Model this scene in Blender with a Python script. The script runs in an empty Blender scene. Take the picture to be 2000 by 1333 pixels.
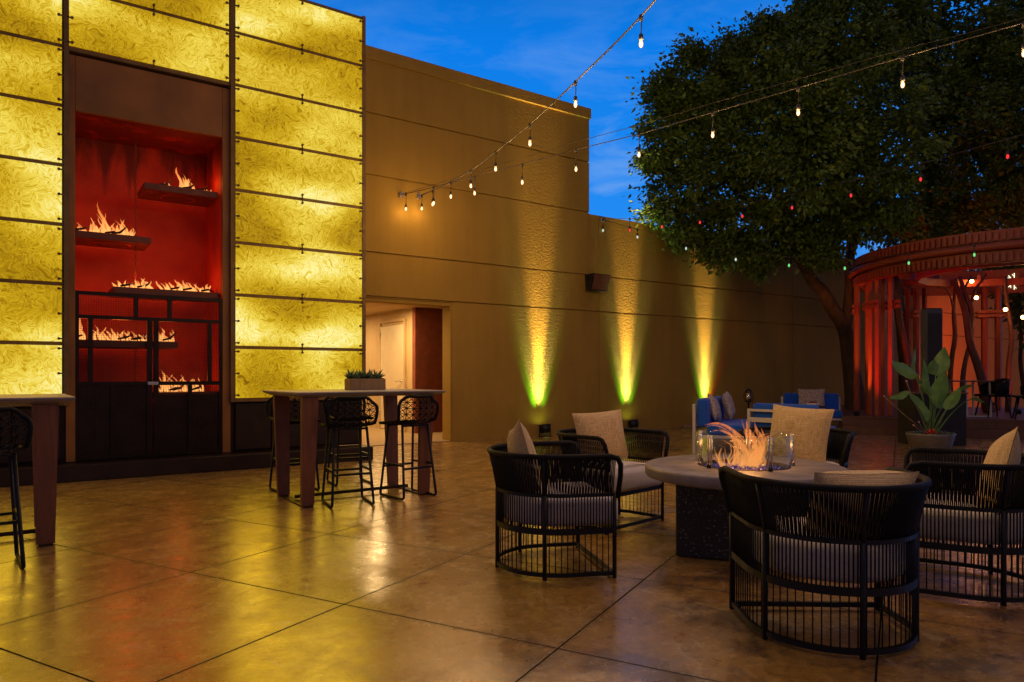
import bpy, math, random
from mathutils import Vector, Matrix, noise
R = math.radians
rnd = random.Random(7)
sc = bpy.context.scene
col = sc.collection

# ------------------------------------------------------------------ camera
F = 1378.0; CX = 1000.0; HY = 732.0; EYE = 1.22
PSI = R(34.8)
SN, CS = math.sin(PSI), math.cos(PSI)
cd = bpy.data.cameras.new('camera'); cam = bpy.data.objects.new('camera', cd); col.objects.link(cam)
cam.location = (0, 0, EYE); cam.rotation_euler = (R(90), 0, -PSI)
cd.sensor_width = 36; cd.lens = 36*F/2000; cd.shift_y = (HY-666.5)/2000
cd.clip_start = .05; cd.clip_end = 3000
sc.camera = cam

# ------------------------------------------------------------------ world / sky
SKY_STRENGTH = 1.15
w = bpy.data.worlds.new('World'); sc.world = w; w.use_nodes = True
nt = w.node_tree; nt.nodes.clear()
def wn(t, **k):
    n = nt.nodes.new(t)
    for a, b in k.items(): setattr(n, a, b)
    return n
sky = wn('ShaderNodeTexSky', sky_type='NISHITA')
sky.sun_disc = False; sky.sun_elevation = R(-1.5); sky.sun_rotation = R(200); sky.ozone_density = 3.0; sky.air_density = 1.2; sky.dust_density = .3
tc = wn('ShaderNodeTexCoord')
sep = wn('ShaderNodeSeparateXYZ'); nt.links.new(tc.outputs['Generated'], sep.inputs[0])
ramp = wn('ShaderNodeValToRGB'); nt.links.new(sep.outputs['Z'], ramp.inputs[0])
cr = ramp.color_ramp
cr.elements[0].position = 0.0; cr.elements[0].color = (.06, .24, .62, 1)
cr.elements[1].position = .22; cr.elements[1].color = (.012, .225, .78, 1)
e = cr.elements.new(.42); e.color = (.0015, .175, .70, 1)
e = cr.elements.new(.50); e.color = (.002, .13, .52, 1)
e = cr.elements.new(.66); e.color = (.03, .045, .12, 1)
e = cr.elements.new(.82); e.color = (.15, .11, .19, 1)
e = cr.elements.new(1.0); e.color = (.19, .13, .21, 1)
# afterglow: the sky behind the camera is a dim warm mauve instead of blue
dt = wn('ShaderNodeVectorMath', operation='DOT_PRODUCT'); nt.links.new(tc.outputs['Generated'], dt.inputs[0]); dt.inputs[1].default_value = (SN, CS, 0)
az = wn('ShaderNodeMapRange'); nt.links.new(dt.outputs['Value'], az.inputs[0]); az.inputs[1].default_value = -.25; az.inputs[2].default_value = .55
# thin evening cloud
mp = wn('ShaderNodeMapping'); nt.links.new(tc.outputs['Generated'], mp.inputs[0]); mp.inputs['Scale'].default_value = (2.2, 2.2, 7)
mp.inputs['Rotation'].default_value = (0, R(14), 0)
nz = wn('ShaderNodeTexNoise'); nt.links.new(mp.outputs[0], nz.inputs['Vector'])
nz.inputs['Scale'].default_value = 3.1; nz.inputs['Detail'].default_value = 8; nz.inputs['Roughness'].default_value = .62; nz.inputs['Distortion'].default_value = .6
cr2 = wn('ShaderNodeValToRGB'); nt.links.new(nz.outputs['Fac'], cr2.inputs[0])
cr2.color_ramp.elements[0].position = .46; cr2.color_ramp.elements[0].color = (0, 0, 0, 1)
cr2.color_ramp.elements[1].position = .78; cr2.color_ramp.elements[1].color = (.85, .85, .85, 1)
lowm = wn('ShaderNodeMapRange'); nt.links.new(sep.outputs['Z'], lowm.inputs[0])
lowm.inputs[1].default_value = .50; lowm.inputs[2].default_value = .22
cm = wn('ShaderNodeMath', operation='MULTIPLY'); nt.links.new(cr2.outputs[0], cm.inputs[0]); nt.links.new(lowm.outputs[0], cm.inputs[1])
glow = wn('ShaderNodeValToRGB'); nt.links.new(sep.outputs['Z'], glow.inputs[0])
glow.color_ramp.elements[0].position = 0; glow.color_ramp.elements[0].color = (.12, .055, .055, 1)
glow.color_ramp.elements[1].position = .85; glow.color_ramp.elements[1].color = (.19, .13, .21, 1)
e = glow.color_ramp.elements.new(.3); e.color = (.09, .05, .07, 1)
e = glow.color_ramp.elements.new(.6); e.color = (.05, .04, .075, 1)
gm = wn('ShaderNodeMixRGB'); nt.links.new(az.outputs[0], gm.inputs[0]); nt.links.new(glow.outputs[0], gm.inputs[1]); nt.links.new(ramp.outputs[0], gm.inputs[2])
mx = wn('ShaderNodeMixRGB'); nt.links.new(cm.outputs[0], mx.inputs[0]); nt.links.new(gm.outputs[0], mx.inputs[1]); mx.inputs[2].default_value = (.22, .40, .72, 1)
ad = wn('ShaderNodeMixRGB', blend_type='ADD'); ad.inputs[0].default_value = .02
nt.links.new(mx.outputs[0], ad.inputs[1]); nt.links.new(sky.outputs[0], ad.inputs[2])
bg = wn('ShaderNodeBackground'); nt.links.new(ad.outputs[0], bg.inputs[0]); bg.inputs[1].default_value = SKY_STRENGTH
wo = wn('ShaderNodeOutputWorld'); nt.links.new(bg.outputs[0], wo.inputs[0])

sc.view_settings.view_transform = 'Standard'; sc.view_settings.look = 'None'
sc.view_settings.exposure = 0; sc.view_settings.gamma = 1
sc.render.engine = 'CYCLES'
cy = sc.cycles
cy.use_denoising = True
try: cy.denoiser = 'OPENIMAGEDENOISE'
except Exception: pass
cy.max_bounces = 6; cy.diffuse_bounces = 3; cy.glossy_bounces = 3; cy.transmission_bounces = 5; cy.transparent_max_bounces = 12
cy.sample_clamp_indirect = 4; cy.caustics_reflective = False; cy.caustics_refractive = False

# ------------------------------------------------------------------ placing helpers (X along the wall, Y into it)
def C2W(x, d, z=0.0): return Vector((x*CS + d*SN, -x*SN + d*CS, z))
def PG(px, py, z=0.0):
    d = F*(EYE-z)/(py-HY); return C2W((px-CX)/F*d, d, z)
def PD(px, py, d): return C2W((px-CX)/F*d, d, EYE+(HY-py)*d/F)
def depthY(px, Y):
    r = (px-CX)/F; return Y/(CS - r*SN)
def PY(px, py, Y): return PD(px, py, depthY(px, Y))
def cdir(x, d):
    v = C2W(x, d); v.z = 0; return v.normalized()
def yaw_of(v): return math.atan2(v.y, v.x) - R(90)     # rotation that turns local +Y to v

# ------------------------------------------------------------------ mesh helper
class MB:
    def __init__(s): s.v = []; s.f = []; s.sm = []
    def add(s, vs, fs, smooth=False):
        b = len(s.v); s.v += [tuple(v) for v in vs]
        s.f += [tuple(i+b for i in f) for f in fs]; s.sm += [smooth]*len(fs); return s
    def box(s, x0, x1, y0, y1, z0, z1, bev=0):
        if bev > 0:
            return s.bbox(x0, x1, y0, y1, z0, z1, bev)
        return s.add([(x0,y0,z0),(x1,y0,z0),(x1,y1,z0),(x0,y1,z0),(x0,y0,z1),(x1,y0,z1),(x1,y1,z1),(x0,y1,z1)],
              [(0,3,2,1),(4,5,6,7),(0,1,5,4),(1,2,6,5),(2,3,7,6),(3,0,4,7)])
    def bbox(s, x0, x1, y0, y1, z0, z1, b):
        b = min(b, (x1-x0)*.45, (y1-y0)*.45, (z1-z0)*.45)
        rings = []
        for z, k in ((z0, b), (z0+b*.3, b*.3), (z0+b, 0), (z1-b, 0), (z1-b*.3, b*.3), (z1, b)):
            X0, X1, Y0, Y1 = x0+k, x1-k, y0+k, y1-k; c = b*.6
            rings.append([(X0+c,Y0,z),(X1-c,Y0,z),(X1,Y0+c,z),(X1,Y1-c,z),(X1-c,Y1,z),(X0+c,Y1,z),(X0,Y1-c,z),(X0,Y0+c,z)])
        return s.loft(rings, smooth=False)
    def loft(s, rings, smooth=True, close=True, caps=True):
        n = len(rings[0]); vs = [p for r in rings for p in r]; fs = []
        for i in range(len(rings)-1):
            for j in range(n if close else n-1):
                a, b = i*n+j, i*n+(j+1) % n
                fs.append((a, b, b+n, a+n))
        s.add(vs, fs, smooth)
        if caps and close:
            b0 = len(s.v)-len(vs)
            s.f.append(tuple(b0+i for i in range(n))[::-1]); s.sm.append(False)
            s.f.append(tuple(b0+(len(rings)-1)*n+i for i in range(n))); s.sm.append(False)
        return s
    def beam(s, a, b, w, h, up=(0,0,1), taper=1.0):
        a, b = Vector(a), Vector(b); d = (b-a).normalized(); up = Vector(up)
        if abs(d.dot(up)) > .98: up = Vector((0,1,0))
        sx = d.cross(up).normalized(); sy = sx.cross(d).normalized()
        vs = []
        for p, k in ((a, 1.0), (b, taper)):
            for i, j in ((-1,-1),(1,-1),(1,1),(-1,1)): vs.append(p + sx*i*w*k/2 + sy*j*h*k/2)
        return s.add(vs, [(0,1,2,3),(7,6,5,4),(0,4,5,1),(1,5,6,2),(2,6,7,3),(3,7,4,0)])
    def tube(s, pts, r, n=8, smooth=True, closed=False):
        pts = [Vector(p) for p in pts]; m = len(pts)
        rr = r if isinstance(r, (list, tuple)) else [r]*m
        rings = []; prev = None
        for i, p in enumerate(pts):
            if closed: t = pts[(i+1) % m]-pts[i-1]
            else: t = pts[min(i+1, m-1)]-pts[max(i-1, 0)]
            if t.length < 1e-9: t = Vector((0,0,1))
            t.normalize()
            if prev is None:
                u = Vector((0,0,1)) if abs(t.z) < .9 else Vector((1,0,0))
                a = t.cross(u).normalized()
            else:
                a = prev - t*prev.dot(t)
                a = a.normalized() if a.length > 1e-6 else t.cross(Vector((1,0,0))).normalized()
            prev = a; b = t.cross(a)
            rings.append([p + (a*math.cos(2*math.pi*k/n) + b*math.sin(2*math.pi*k/n))*rr[i] for k in range(n)])
        if closed:
            rings.append(rings[0]); return s.loft(rings, smooth, caps=False)
        return s.loft(rings, smooth)
    def lathe(s, prof, n=32, c=(0,0,0), smooth=True, caps=True):
        rings = [[(c[0]+r*math.cos(2*math.pi*k/n), c[1]+r*math.sin(2*math.pi*k/n), c[2]+z) for k in range(n)] for r, z in prof]
        return s.loft(rings, smooth, caps=caps)
    def sphere(s, c, r, n=12, m=8, sz=1.0):
        return s.lathe([(max(r*math.sin(math.pi*i/m), 1e-4), -r*sz*math.cos(math.pi*i/m)) for i in range(m+1)], n, c)
    def build(s, name, mat, parent=None, loc=None):
        me = bpy.data.meshes.new(name); me.from_pydata(s.v, [], s.f); me.update()
        me.polygons.foreach_set('use_smooth', s.sm)
        me.materials.append(mat)
        o = bpy.data.objects.new(name, me); col.objects.link(o)
        if parent: o.parent = parent
        if loc: o.location = loc
        return o
def tag(o, label=None, cat=None, group=None, kind=None):
    if label: o['label'] = label
    if cat: o['category'] = cat
    if group: o['group'] = group
    if kind: o['kind'] = kind
    return o
def empty(name, loc=(0,0,0), rz=0, label=None, cat=None, group=None):
    o = bpy.data.objects.new(name, None); col.objects.link(o); o.location = loc; o.rotation_euler = (0,0,rz)
    o.empty_display_size = .1
    return tag(o, label, cat, group)
def copy_tree(o, parent=None):
    c = o.copy(); col.objects.link(c); c.parent = parent
    for ch in [x for x in bpy.data.objects if x.parent == o]: copy_tree(ch, c)
    return c
def lamp(kind, loc, energy, color, parent=None, size=.05, name='lamp_light', rot=None, **k):
    l = bpy.data.lights.new(name, kind); l.energy = energy; l.color = color
    if kind == 'AREA': l.size = size
    else: l.shadow_soft_size = size
    for a, b in k.items(): setattr(l, a, b)
    o = bpy.data.objects.new(name, l); col.objects.link(o); o.location = loc
    if rot: o.rotation_euler = rot
    if parent: o.parent = parent
    return o

# ------------------------------------------------------------------ materials
class NT:
    def __init__(s, name):
        s.m = bpy.data.materials.new(name); s.m.use_nodes = True; s.t = s.m.node_tree; s.t.nodes.clear()
        s.out = s.n('ShaderNodeOutputMaterial')
    def n(s, t, ins=None, **k):
        nd = s.t.nodes.new(t)
        for a, b in k.items(): setattr(nd, a, b)
        for a, b in (ins or {}).items(): s.set(nd, a, b)
        return nd
    def set(s, nd, key, v):
        i = nd.inputs[key]
        if isinstance(v, bpy.types.NodeSocket): s.t.links.new(v, i)
        elif isinstance(v, bpy.types.Node): s.t.links.new(v.outputs[0], i)
        else:
            if isinstance(v, tuple) and len(v) == 3 and i.type == 'RGBA': v = v + (1,)
            i.default_value = v
    def obj(s): return s.n('ShaderNodeTexCoord').outputs['Object']
    def noise(s, vec, scale, detail=4, rough=.55, dist=0.0):
        return s.n('ShaderNodeTexNoise', {'Vector': vec, 'Scale': scale, 'Detail': detail, 'Roughness': rough, 'Distortion': dist}).outputs['Fac']
    def map(s, vec, scale=(1,1,1), rot=(0,0,0), loc=(0,0,0)):
        return s.n('ShaderNodeMapping', {'Vector': vec, 'Scale': scale, 'Rotation': rot, 'Location': loc}).outputs[0]
    def ramp(s, fac, stops):
        r = s.n('ShaderNodeValToRGB', {'Fac': fac}); e = r.color_ramp.elements
        e[0].position, e[0].color = stops[0][0], tuple(stops[0][1])+(1,)
        e[1].position, e[1].color = stops[-1][0], tuple(stops[-1][1])+(1,)
        for p, c in stops[1:-1]:
            x = e.new(p); x.color = tuple(c)+(1,)
        return r.outputs[0]
    def math(s, op, a, b=None, c=None):
        n = s.n('ShaderNodeMath', operation=op)
        s.set(n, 0, a)
        if b is not None: s.set(n, 1, b)
        if c is not None: s.set(n, 2, c)
        return n.outputs[0]
    def mix(s, fac, a, b, mode='MIX'):
        return s.n('ShaderNodeMixRGB', {'Fac': fac, 'Color1': a, 'Color2': b}, blend_type=mode).outputs[0]
    def bump(s, h, strength=.3, dist=.01, normal=None):
        n = s.n('ShaderNodeBump', {'Height': h, 'Strength': strength, 'Distance': dist})
        if normal: s.set(n, 'Normal', normal)
        return n.outputs[0]
    def bsdf(s, **k):
        b = s.n('ShaderNodeBsdfPrincipled')
        for a, v in k.items(): s.set(b, a.replace('_', ' '), v)
        return b
    def done(s, sh):
        s.set(s.out, 'Surface', sh); return s.m

def g3(v): return (v, v, v)
def simple(name, c, rough=.5, metal=0, var=.25, nscale=6, bump=.15, bscale=60, spec=.5, stretch=(1,1,1)):
    t = NT(name); o = t.map(t.obj(), stretch)
    n = t.noise(o, nscale, 5)
    lo = tuple(x*(1-var) for x in c); hi = tuple(min(1, x*(1+var)) for x in c)
    cc = t.ramp(n, [(.3, lo), (.7, hi)])
    rr = t.n('ShaderNodeMapRange', {'Value': t.noise(o, nscale*2.3, 4), 1: .3, 2: .7, 3: max(rough-.08, .02), 4: min(rough+.08, 1)}).outputs[0]
    b = t.bsdf(Base_Color=cc, Roughness=rr, Metallic=metal)
    b.inputs['Specular IOR Level'].default_value = spec
    if bump: t.set(b, 'Normal', t.bump(t.noise(o, bscale, 3), bump, .004))
    return t.done(b)

def make_floor():
    t = NT('stained_concrete'); o = t.obj()
    th = math.atan2(.4432, .8965)
    # slab grid in the joints' own directions
    r = t.n('ShaderNodeVectorRotate', {'Vector': o, 'Angle': -th}, rotation_type='Z_AXIS').outputs[0]
    wob = t.noise(o, 3, 2)
    sp = t.n('ShaderNodeSeparateXYZ', {'Vector': r})
    def joint(sock, off, per):
        x = t.math('DIVIDE', t.math('ADD', sock, off), per)
        x = t.math('ADD', x, t.math('MULTIPLY', t.math('SUBTRACT', wob, .5), .004))
        f = t.math('ABSOLUTE', t.math('SUBTRACT', t.math('FRACT', x), .5))   # .5 on the joint
        return t.math('MULTIPLY', t.math('SUBTRACT', .5, f), per)
    # e = -(rotated y): joint where e = -2.59 + 1.25k, i.e. y = 2.59 - 1.25k
    jy = joint(sp.outputs['Y'], -2.59, 1.25); jx = joint(sp.outputs['X'], -2.85, 1.20)
    dmin = t.math('MINIMUM', jx, jy)
    line = t.n('ShaderNodeMapRange', {'Value': dmin, 1: .0030, 2: .0065, 3: 1.0, 4: 0.0}).outputs[0]
    soil = t.n('ShaderNodeMapRange', {'Value': dmin, 1: .0, 2: .05, 3: .35, 4: 0.0}).outputs[0]
    # slab to slab tone
    cellx = t.math('FLOOR', t.math('DIVIDE', t.math('ADD', sp.outputs['X'], -2.85), 1.20))
    celly = t.math('FLOOR', t.math('DIVIDE', t.math('ADD', sp.outputs['Y'], -2.59), 1.25))
    wn_ = t.n('ShaderNodeTexWhiteNoise', {'Vector': t.n('ShaderNodeCombineXYZ', {'X': cellx, 'Y': celly}).outputs[0]}).outputs['Value']
    big = t.noise(o, .7, 6, .62, .8); mid = t.noise(o, 2.6, 8, .7, 1.2); fine = t.noise(o, 22, 8, .75)
    c1 = t.ramp(big, [(.30, (.22, .105, .018)), (.48, (.36, .20, .030)), (.62, (.40, .25, .055)), (.75, (.30, .17, .04))])
    c2 = t.ramp(mid, [(.32, (.17, .08, .018)), (.50, (.33, .19, .036)), (.70, (.42, .29, .08))])
    c = t.mix(.5, c1, c2)
    c = t.mix(t.math('MULTIPLY', wn_, .22), c, (.13, .07, .035))
    c = t.mix(.75, c, t.ramp(fine, [(.3, g3(.22)), (.7, g3(.78))]), 'OVERLAY')
    # bare patches where the stain has worn off
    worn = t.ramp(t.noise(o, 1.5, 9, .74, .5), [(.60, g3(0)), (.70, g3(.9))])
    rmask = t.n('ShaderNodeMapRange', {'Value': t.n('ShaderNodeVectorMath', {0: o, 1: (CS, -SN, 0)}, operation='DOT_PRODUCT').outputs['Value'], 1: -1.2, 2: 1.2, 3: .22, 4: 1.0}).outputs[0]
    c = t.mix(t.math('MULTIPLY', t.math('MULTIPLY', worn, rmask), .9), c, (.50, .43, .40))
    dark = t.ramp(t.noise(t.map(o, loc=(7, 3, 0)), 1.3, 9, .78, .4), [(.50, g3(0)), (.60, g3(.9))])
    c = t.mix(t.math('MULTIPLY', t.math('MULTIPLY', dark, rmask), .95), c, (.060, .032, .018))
    # scratches: thin arcs
    vo = t.n('ShaderNodeTexVoronoi', {'Vector': t.n('ShaderNodeVectorMath', {0: o, 1: t.n('ShaderNodeVectorMath', {0: t.n('ShaderNodeTexNoise', {'Vector': o, 'Scale': 1.1, 'Detail': 3}).outputs['Color'], 1: (1.6, 1.6, 0)}, operation='MULTIPLY').outputs[0]}, operation='ADD').outputs[0], 'Scale': 1.15}, feature='DISTANCE_TO_EDGE').outputs['Distance']
    scr = t.math('MULTIPLY', t.n('ShaderNodeMapRange', {'Value': vo, 1: .0, 2: .010, 3: 1.0, 4: 0.0}).outputs[0], t.ramp(t.noise(o, 3.1, 3), [(.48, g3(0)), (.62, g3(1))]))
    wv = t.n('ShaderNodeTexVoronoi', {'Vector': t.map(t.n('ShaderNodeVectorMath', {0: o, 1: t.n('ShaderNodeVectorMath', {0: t.n('ShaderNodeTexNoise', {'Vector': o, 'Scale': .8, 'Detail': 2}).outputs['Color'], 1: (1.1, 1.1, 0)}, operation='MULTIPLY').outputs[0]}, operation='ADD').outputs[0], (1, 2.2, 1), (0, 0, .9)), 'Scale': 1.7}, feature='DISTANCE_TO_EDGE').outputs['Distance']
    scr2 = t.math('MULTIPLY', t.n('ShaderNodeMapRange', {'Value': wv, 1: .0, 2: .009, 3: 1.0, 4: 0.0}).outputs[0], t.ramp(t.noise(t.map(o, loc=(5, 9, 0)), 2.3, 3), [(.5, g3(0)), (.62, g3(1))]))
    c = t.mix(t.math('MULTIPLY', t.math('MAXIMUM', scr, scr2), .65), c, (.62, .50, .28))
    c = t.mix(soil, c, (.05, .03, .018))
    c = t.mix(line, c, (.010, .006, .004))
    rg = t.n('ShaderNodeMapRange', {'Value': t.noise(o, 5, 9, .8), 1: .3, 2: .7, 3: .20, 4: .48}).outputs[0]
    rg = t.math('ADD', rg, t.math('MULTIPLY', t.math('MAXIMUM', worn, line), .22))
    h = t.math('SUBTRACT', t.math('MULTIPLY', t.noise(o, 45, 6, .7), .25), t.math('MULTIPLY', line, 2.0))
    h2 = t.math('ADD', h, t.math('MULTIPLY', t.noise(o, 1.7, 2), 2.2))
    b = t.bsdf(Base_Color=c, Roughness=rg, Normal=t.bump(h2, .35, .004))
    t.set(b, 'Specular IOR Level', t.math('MULTIPLY', .6, t.math('SUBTRACT', 1.0, line)))
    patch = t.ramp(t.noise(t.map(o, loc=(3, 8, 0)), 2.1, 9, .72, .6), [(.40, g3(0)), (.66, g3(1))])
    t.set(b, 'Coat Weight', t.math('SUBTRACT', 1.0, t.math('MAXIMUM', line, t.math('MAXIMUM', t.math('MULTIPLY', worn, .55), t.math('MULTIPLY', patch, .50))))); t.set(b, 'Coat Roughness', t.math('MULTIPLY', rg, .75)); t.set(b, 'Coat IOR', 2.2); t.set(b, 'Coat Normal', t.bump(t.math('ADD', t.math('MULTIPLY', t.noise(o, 1.7, 2), 2.2), t.math('MULTIPLY', line, -1.5)), .3, .004))
    return t.done(b)

def make_stucco(name='stucco', c=(.40, .255, .045), bstr=.40):
    t = NT(name); o = t.obj()
    big = t.noise(o, .8, 6, .6); st = t.noise(t.map(o, (3, 3, .35)), 1.6, 6, .65)
    cc = t.mix(.5, t.ramp(big, [(.3, tuple(x*.80 for x in c)), (.7, tuple(x*1.12 for x in c))]), t.ramp(st, [(.3, tuple(x*.82 for x in c)), (.7, tuple(x*1.1 for x in c))]))
    sp = t.n('ShaderNodeSeparateXYZ', {'Vector': o})
    h = t.math('ADD', t.noise(t.map(o, (1, 1, 1.6)), 15, 5, .62, .4), t.math('MULTIPLY', t.noise(o, 60, 3, .6), .35))
    b = t.bsdf(Base_Color=cc, Roughness=.85, Normal=t.bump(h, bstr, .022))
    b.inputs['Specular IOR Level'].default_value = .25
    return t.done(b)

def make_panel_glass():
    t = NT('backlit_textured_glass'); o = t.obj()
    oi = t.n('ShaderNodeObjectInfo').outputs['Random']
    off = t.n('ShaderNodeCombineXYZ', {'X': t.math('MULTIPLY', oi, 37.0), 'Y': 0.0, 'Z': t.math('MULTIPLY', oi, 91.0)}).outputs[0]
    p = t.n('ShaderNodeVectorMath', {0: o, 1: off}, operation='ADD').outputs[0]
    # swirled rolled-glass figure
    dn = t.n('ShaderNodeTexNoise', {'Vector': p, 'Scale': 3.2, 'Detail': 2}).outputs['Color']
    pw = t.n('ShaderNodeVectorMath', {0: p, 1: t.n('ShaderNodeVectorMath', {0: dn, 1: (.55, .0, .55)}, operation='MULTIPLY').outputs[0]}, operation='ADD').outputs[0]
    n1 = t.noise(pw, 15, 3, .5, 1.5)
    rid = t.math('SUBTRACT', 1.0, t.math('MULTIPLY', t.math('ABSOLUTE', t.math('SUBTRACT', n1, .5)), 5.5))
    n2 = t.noise(pw, 30, 2, .5, 1.2)
    fig = t.math('ADD', t.math('MULTIPLY', rid, .55), t.math('MULTIPLY', n2, .75))
    # glow of the lamps behind the sheets (in place, continuous from sheet to sheet)
    glow = t.noise(t.map(o, (.8, 1.0, 1.5)), .95, 1, .4, .1)
    gl = t.n('ShaderNodeMapRange', {'Value': glow, 1: .36, 2: .70, 3: 0.0, 4: 1.0}).outputs[0]
    v = t.math('ADD', t.math('MULTIPLY', fig, .47), t.math('MULTIPLY', gl, .58))
    c = t.ramp(v, [(.10, (.17, .08, .001)), (.32, (.34, .185, .002)), (.56, (.58, .36, .008)), (.80, (.84, .64, .07)), (1.0, (.96, .88, .34))])
    em = t.n('ShaderNodeEmission', {'Color': c, 'Strength': 1.1})
    gloss = t.n('ShaderNodeBsdfGlossy', {'Color': (.6, .6, .6, 1), 'Roughness': .25, 'Normal': t.bump(fig, .5, .01)})
    lw = t.n('ShaderNodeFresnel', {'IOR': 1.35}).outputs[0]
    return t.done(t.n('ShaderNodeMixShader', {0: lw, 1: em.outputs[0], 2: gloss.outputs[0]}))

def make_flame(name, s0, s1, height, c0=(1, .62, .22), c1=(1, .22, .03), dens=.75):
    """burning gas: brighter and yellower near the burner, streaked and thinner above"""
    t = NT(name); o = t.obj()
    sp = t.n('ShaderNodeSeparateXYZ', {'Vector': o})
    hz = t.n('ShaderNodeMapRange', {'Value': sp.outputs['Z'], 1: 0.0, 2: height, 3: 0.0, 4: 1.0}).outputs[0]
    st = t.noise(t.map(o, (1, 1, .30)), 26, 5, .65, 1.2)
    edge = t.n('ShaderNodeLayerWeight', {'Blend': .45}).outputs['Facing']
    c = t.mix(t.math('ADD', t.math('ADD', t.math('MULTIPLY', edge, .9), t.math('MULTIPLY', hz, .55)), t.math('MULTIPLY', t.math('SUBTRACT', st, .5), .9)), c0, c1)
    em = t.n('ShaderNodeEmission', {'Color': c, 'Strength': t.n('ShaderNodeMapRange', {'Value': hz, 1: 0.0, 2: 1.0, 3: s0, 4: s1}).outputs[0]})
    tr = t.n('ShaderNodeBsdfTransparent')
    a = t.math('MULTIPLY', t.math('SUBTRACT', 1.0, t.math('POWER', edge, 1.6)), t.n('ShaderNodeMapRange', {'Value': st, 1: .36, 2: .64, 3: dens*.10, 4: dens}).outputs[0])
    return t.done(t.n('ShaderNodeMixShader', {0: a, 1: tr.outputs[0], 2: em.outputs[0]}))

def emis(name, c, s):
    t = NT(name); return t.done(t.n('ShaderNodeEmission', {'Color': c, 'Strength': s}))

def make_weave(name, c, c2, scale=130):
    t = NT(name); o = t.obj()
    a = t.noise(t.map(o, (1, .05, 1)), scale*.9, 3, .7); b = t.noise(t.map(o, (.05, 1, 1)), scale*.9, 3, .7)
    wv = t.n('ShaderNodeTexWave', {'Vector': o, 'Scale': scale*.55, 'Distortion': 1.0}, bands_direction='X').outputs['Fac']
    wu = t.n('ShaderNodeTexWave', {'Vector': o, 'Scale': scale*.55, 'Distortion': 1.0}, bands_direction='Y').outputs['Fac']
    m = t.math('MAXIMUM', t.math('MULTIPLY', a, 1.0), t.math('MULTIPLY', b, 1.0))
    cc = t.ramp(m, [(.42, tuple(c2)), (.66, tuple(c))])
    bs = t.bsdf(Base_Color=cc, Roughness=.9, Normal=t.bump(t.math('ADD', t.math('ADD', wv, wu), m), .5, .003))
    bs.inputs['Specular IOR Level'].default_value = .2
    t.set(bs, 'Sheen Weight', .25)
    return t.done(bs)

def make_leaf(name, lo, hi, rough=.5, trans=.12):
    t = NT(name); o = t.obj()
    n = t.noise(o, 1.7, 6, .78); n2 = t.noise(o, 9, 2)
    c = t.ramp(t.math('ADD', t.math('MULTIPLY', n, .6), t.math('MULTIPLY', n2, .4)), [(.35, lo), (.65, hi)])
    b = t.bsdf(Base_Color=c, Roughness=rough)
    b.inputs['Specular IOR Level'].default_value = .35
    tl = t.n('ShaderNodeBsdfTranslucent', {'Color': c})
    return t.done(t.n('ShaderNodeMixShader', {0: trans, 1: b.outputs[0], 2: tl.outputs[0]}))

def make_glass(name, tint=(1, 1, 1), rough=.02):
    t = NT(name)
    tr = t.n('ShaderNodeBsdfTransparent', {'Color': tint})
    gl = t.n('ShaderNodeBsdfGlossy', {'Color': g3(.9)+(1,), 'Roughness': rough})
    fc = t.n('ShaderNodeLayerWeight', {'Blend': .5}).outputs['Facing']
    fr = t.math('ADD', .03, t.math('MULTIPLY', t.math('POWER', fc, 4.0), .35))
    return t.done(t.n('ShaderNodeMixShader', {0: fr, 1: tr.outputs[0], 2: gl.outputs[0]}))

def make_speckle(name, base, chip):
    t = NT(name); o = t.obj()
    v = t.n('ShaderNodeTexVoronoi', {'Vector': o, 'Scale': 60.0, 'Randomness': 1.0})
    rid = t.n('ShaderNodeSeparateColor', {'Color': v.outputs['Color']}).outputs[0]
    isch = t.math('MULTIPLY', t.math('GREATER_THAN', rid, .70), t.math('LESS_THAN', v.outputs['Distance'], .36))
    c = t.mix(isch, t.ramp(t.noise(o, 30, 5), [(.3, tuple(x*.6 for x in base)), (.7, tuple(x*1.5 for x in base))]), t.ramp(t.noise(o, 25, 2), [(.3, tuple(x*.35 for x in chip)), (.65, chip)]))
    b = t.bsdf(Base_Color=c, Roughness=.55, Normal=t.bump(t.math('ADD', t.noise(o, 80, 4), t.math('MULTIPLY', isch, .6)), .5, .006))
    return t.done(b)

def make_patterned(name, a, bcol, scale=28):
    t = NT(name); o = t.obj()
    v = t.n('ShaderNodeTexVoronoi', {'Vector': t.map(o, (1, 1, 1)), 'Scale': scale*1.0}, distance='MANHATTAN').outputs['Distance']
    n = t.noise(o, scale*1.6, 3, .7, 1.5)
    c = t.ramp(t.math('ADD', t.math('MULTIPLY', v, .6), t.math('MULTIPLY', n, .6)), [(.40, a), (.52, bcol), (.68, a)])
    return t.done(t.bsdf(Base_Color=c, Roughness=.9, Normal=t.bump(n, .3, .003)))

def make_wood(name, c, rough=.5):
    t = NT(name); o = t.obj()
    gr = t.noise(t.map(o, (14, 14, 1.2)), 3, 6, .65, .5); big = t.noise(o, 2.2, 4)
    cc = t.ramp(t.math('ADD', t.math('MULTIPLY', gr, .65), t.math('MULTIPLY', big, .35)), [(.3, tuple(x*.55 for x in c)), (.55, c), (.75, tuple(x*1.3 for x in c))])
    return t.done(t.bsdf(Base_Color=cc, Roughness=rough, Normal=t.bump(gr, .25, .003)))

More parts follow.
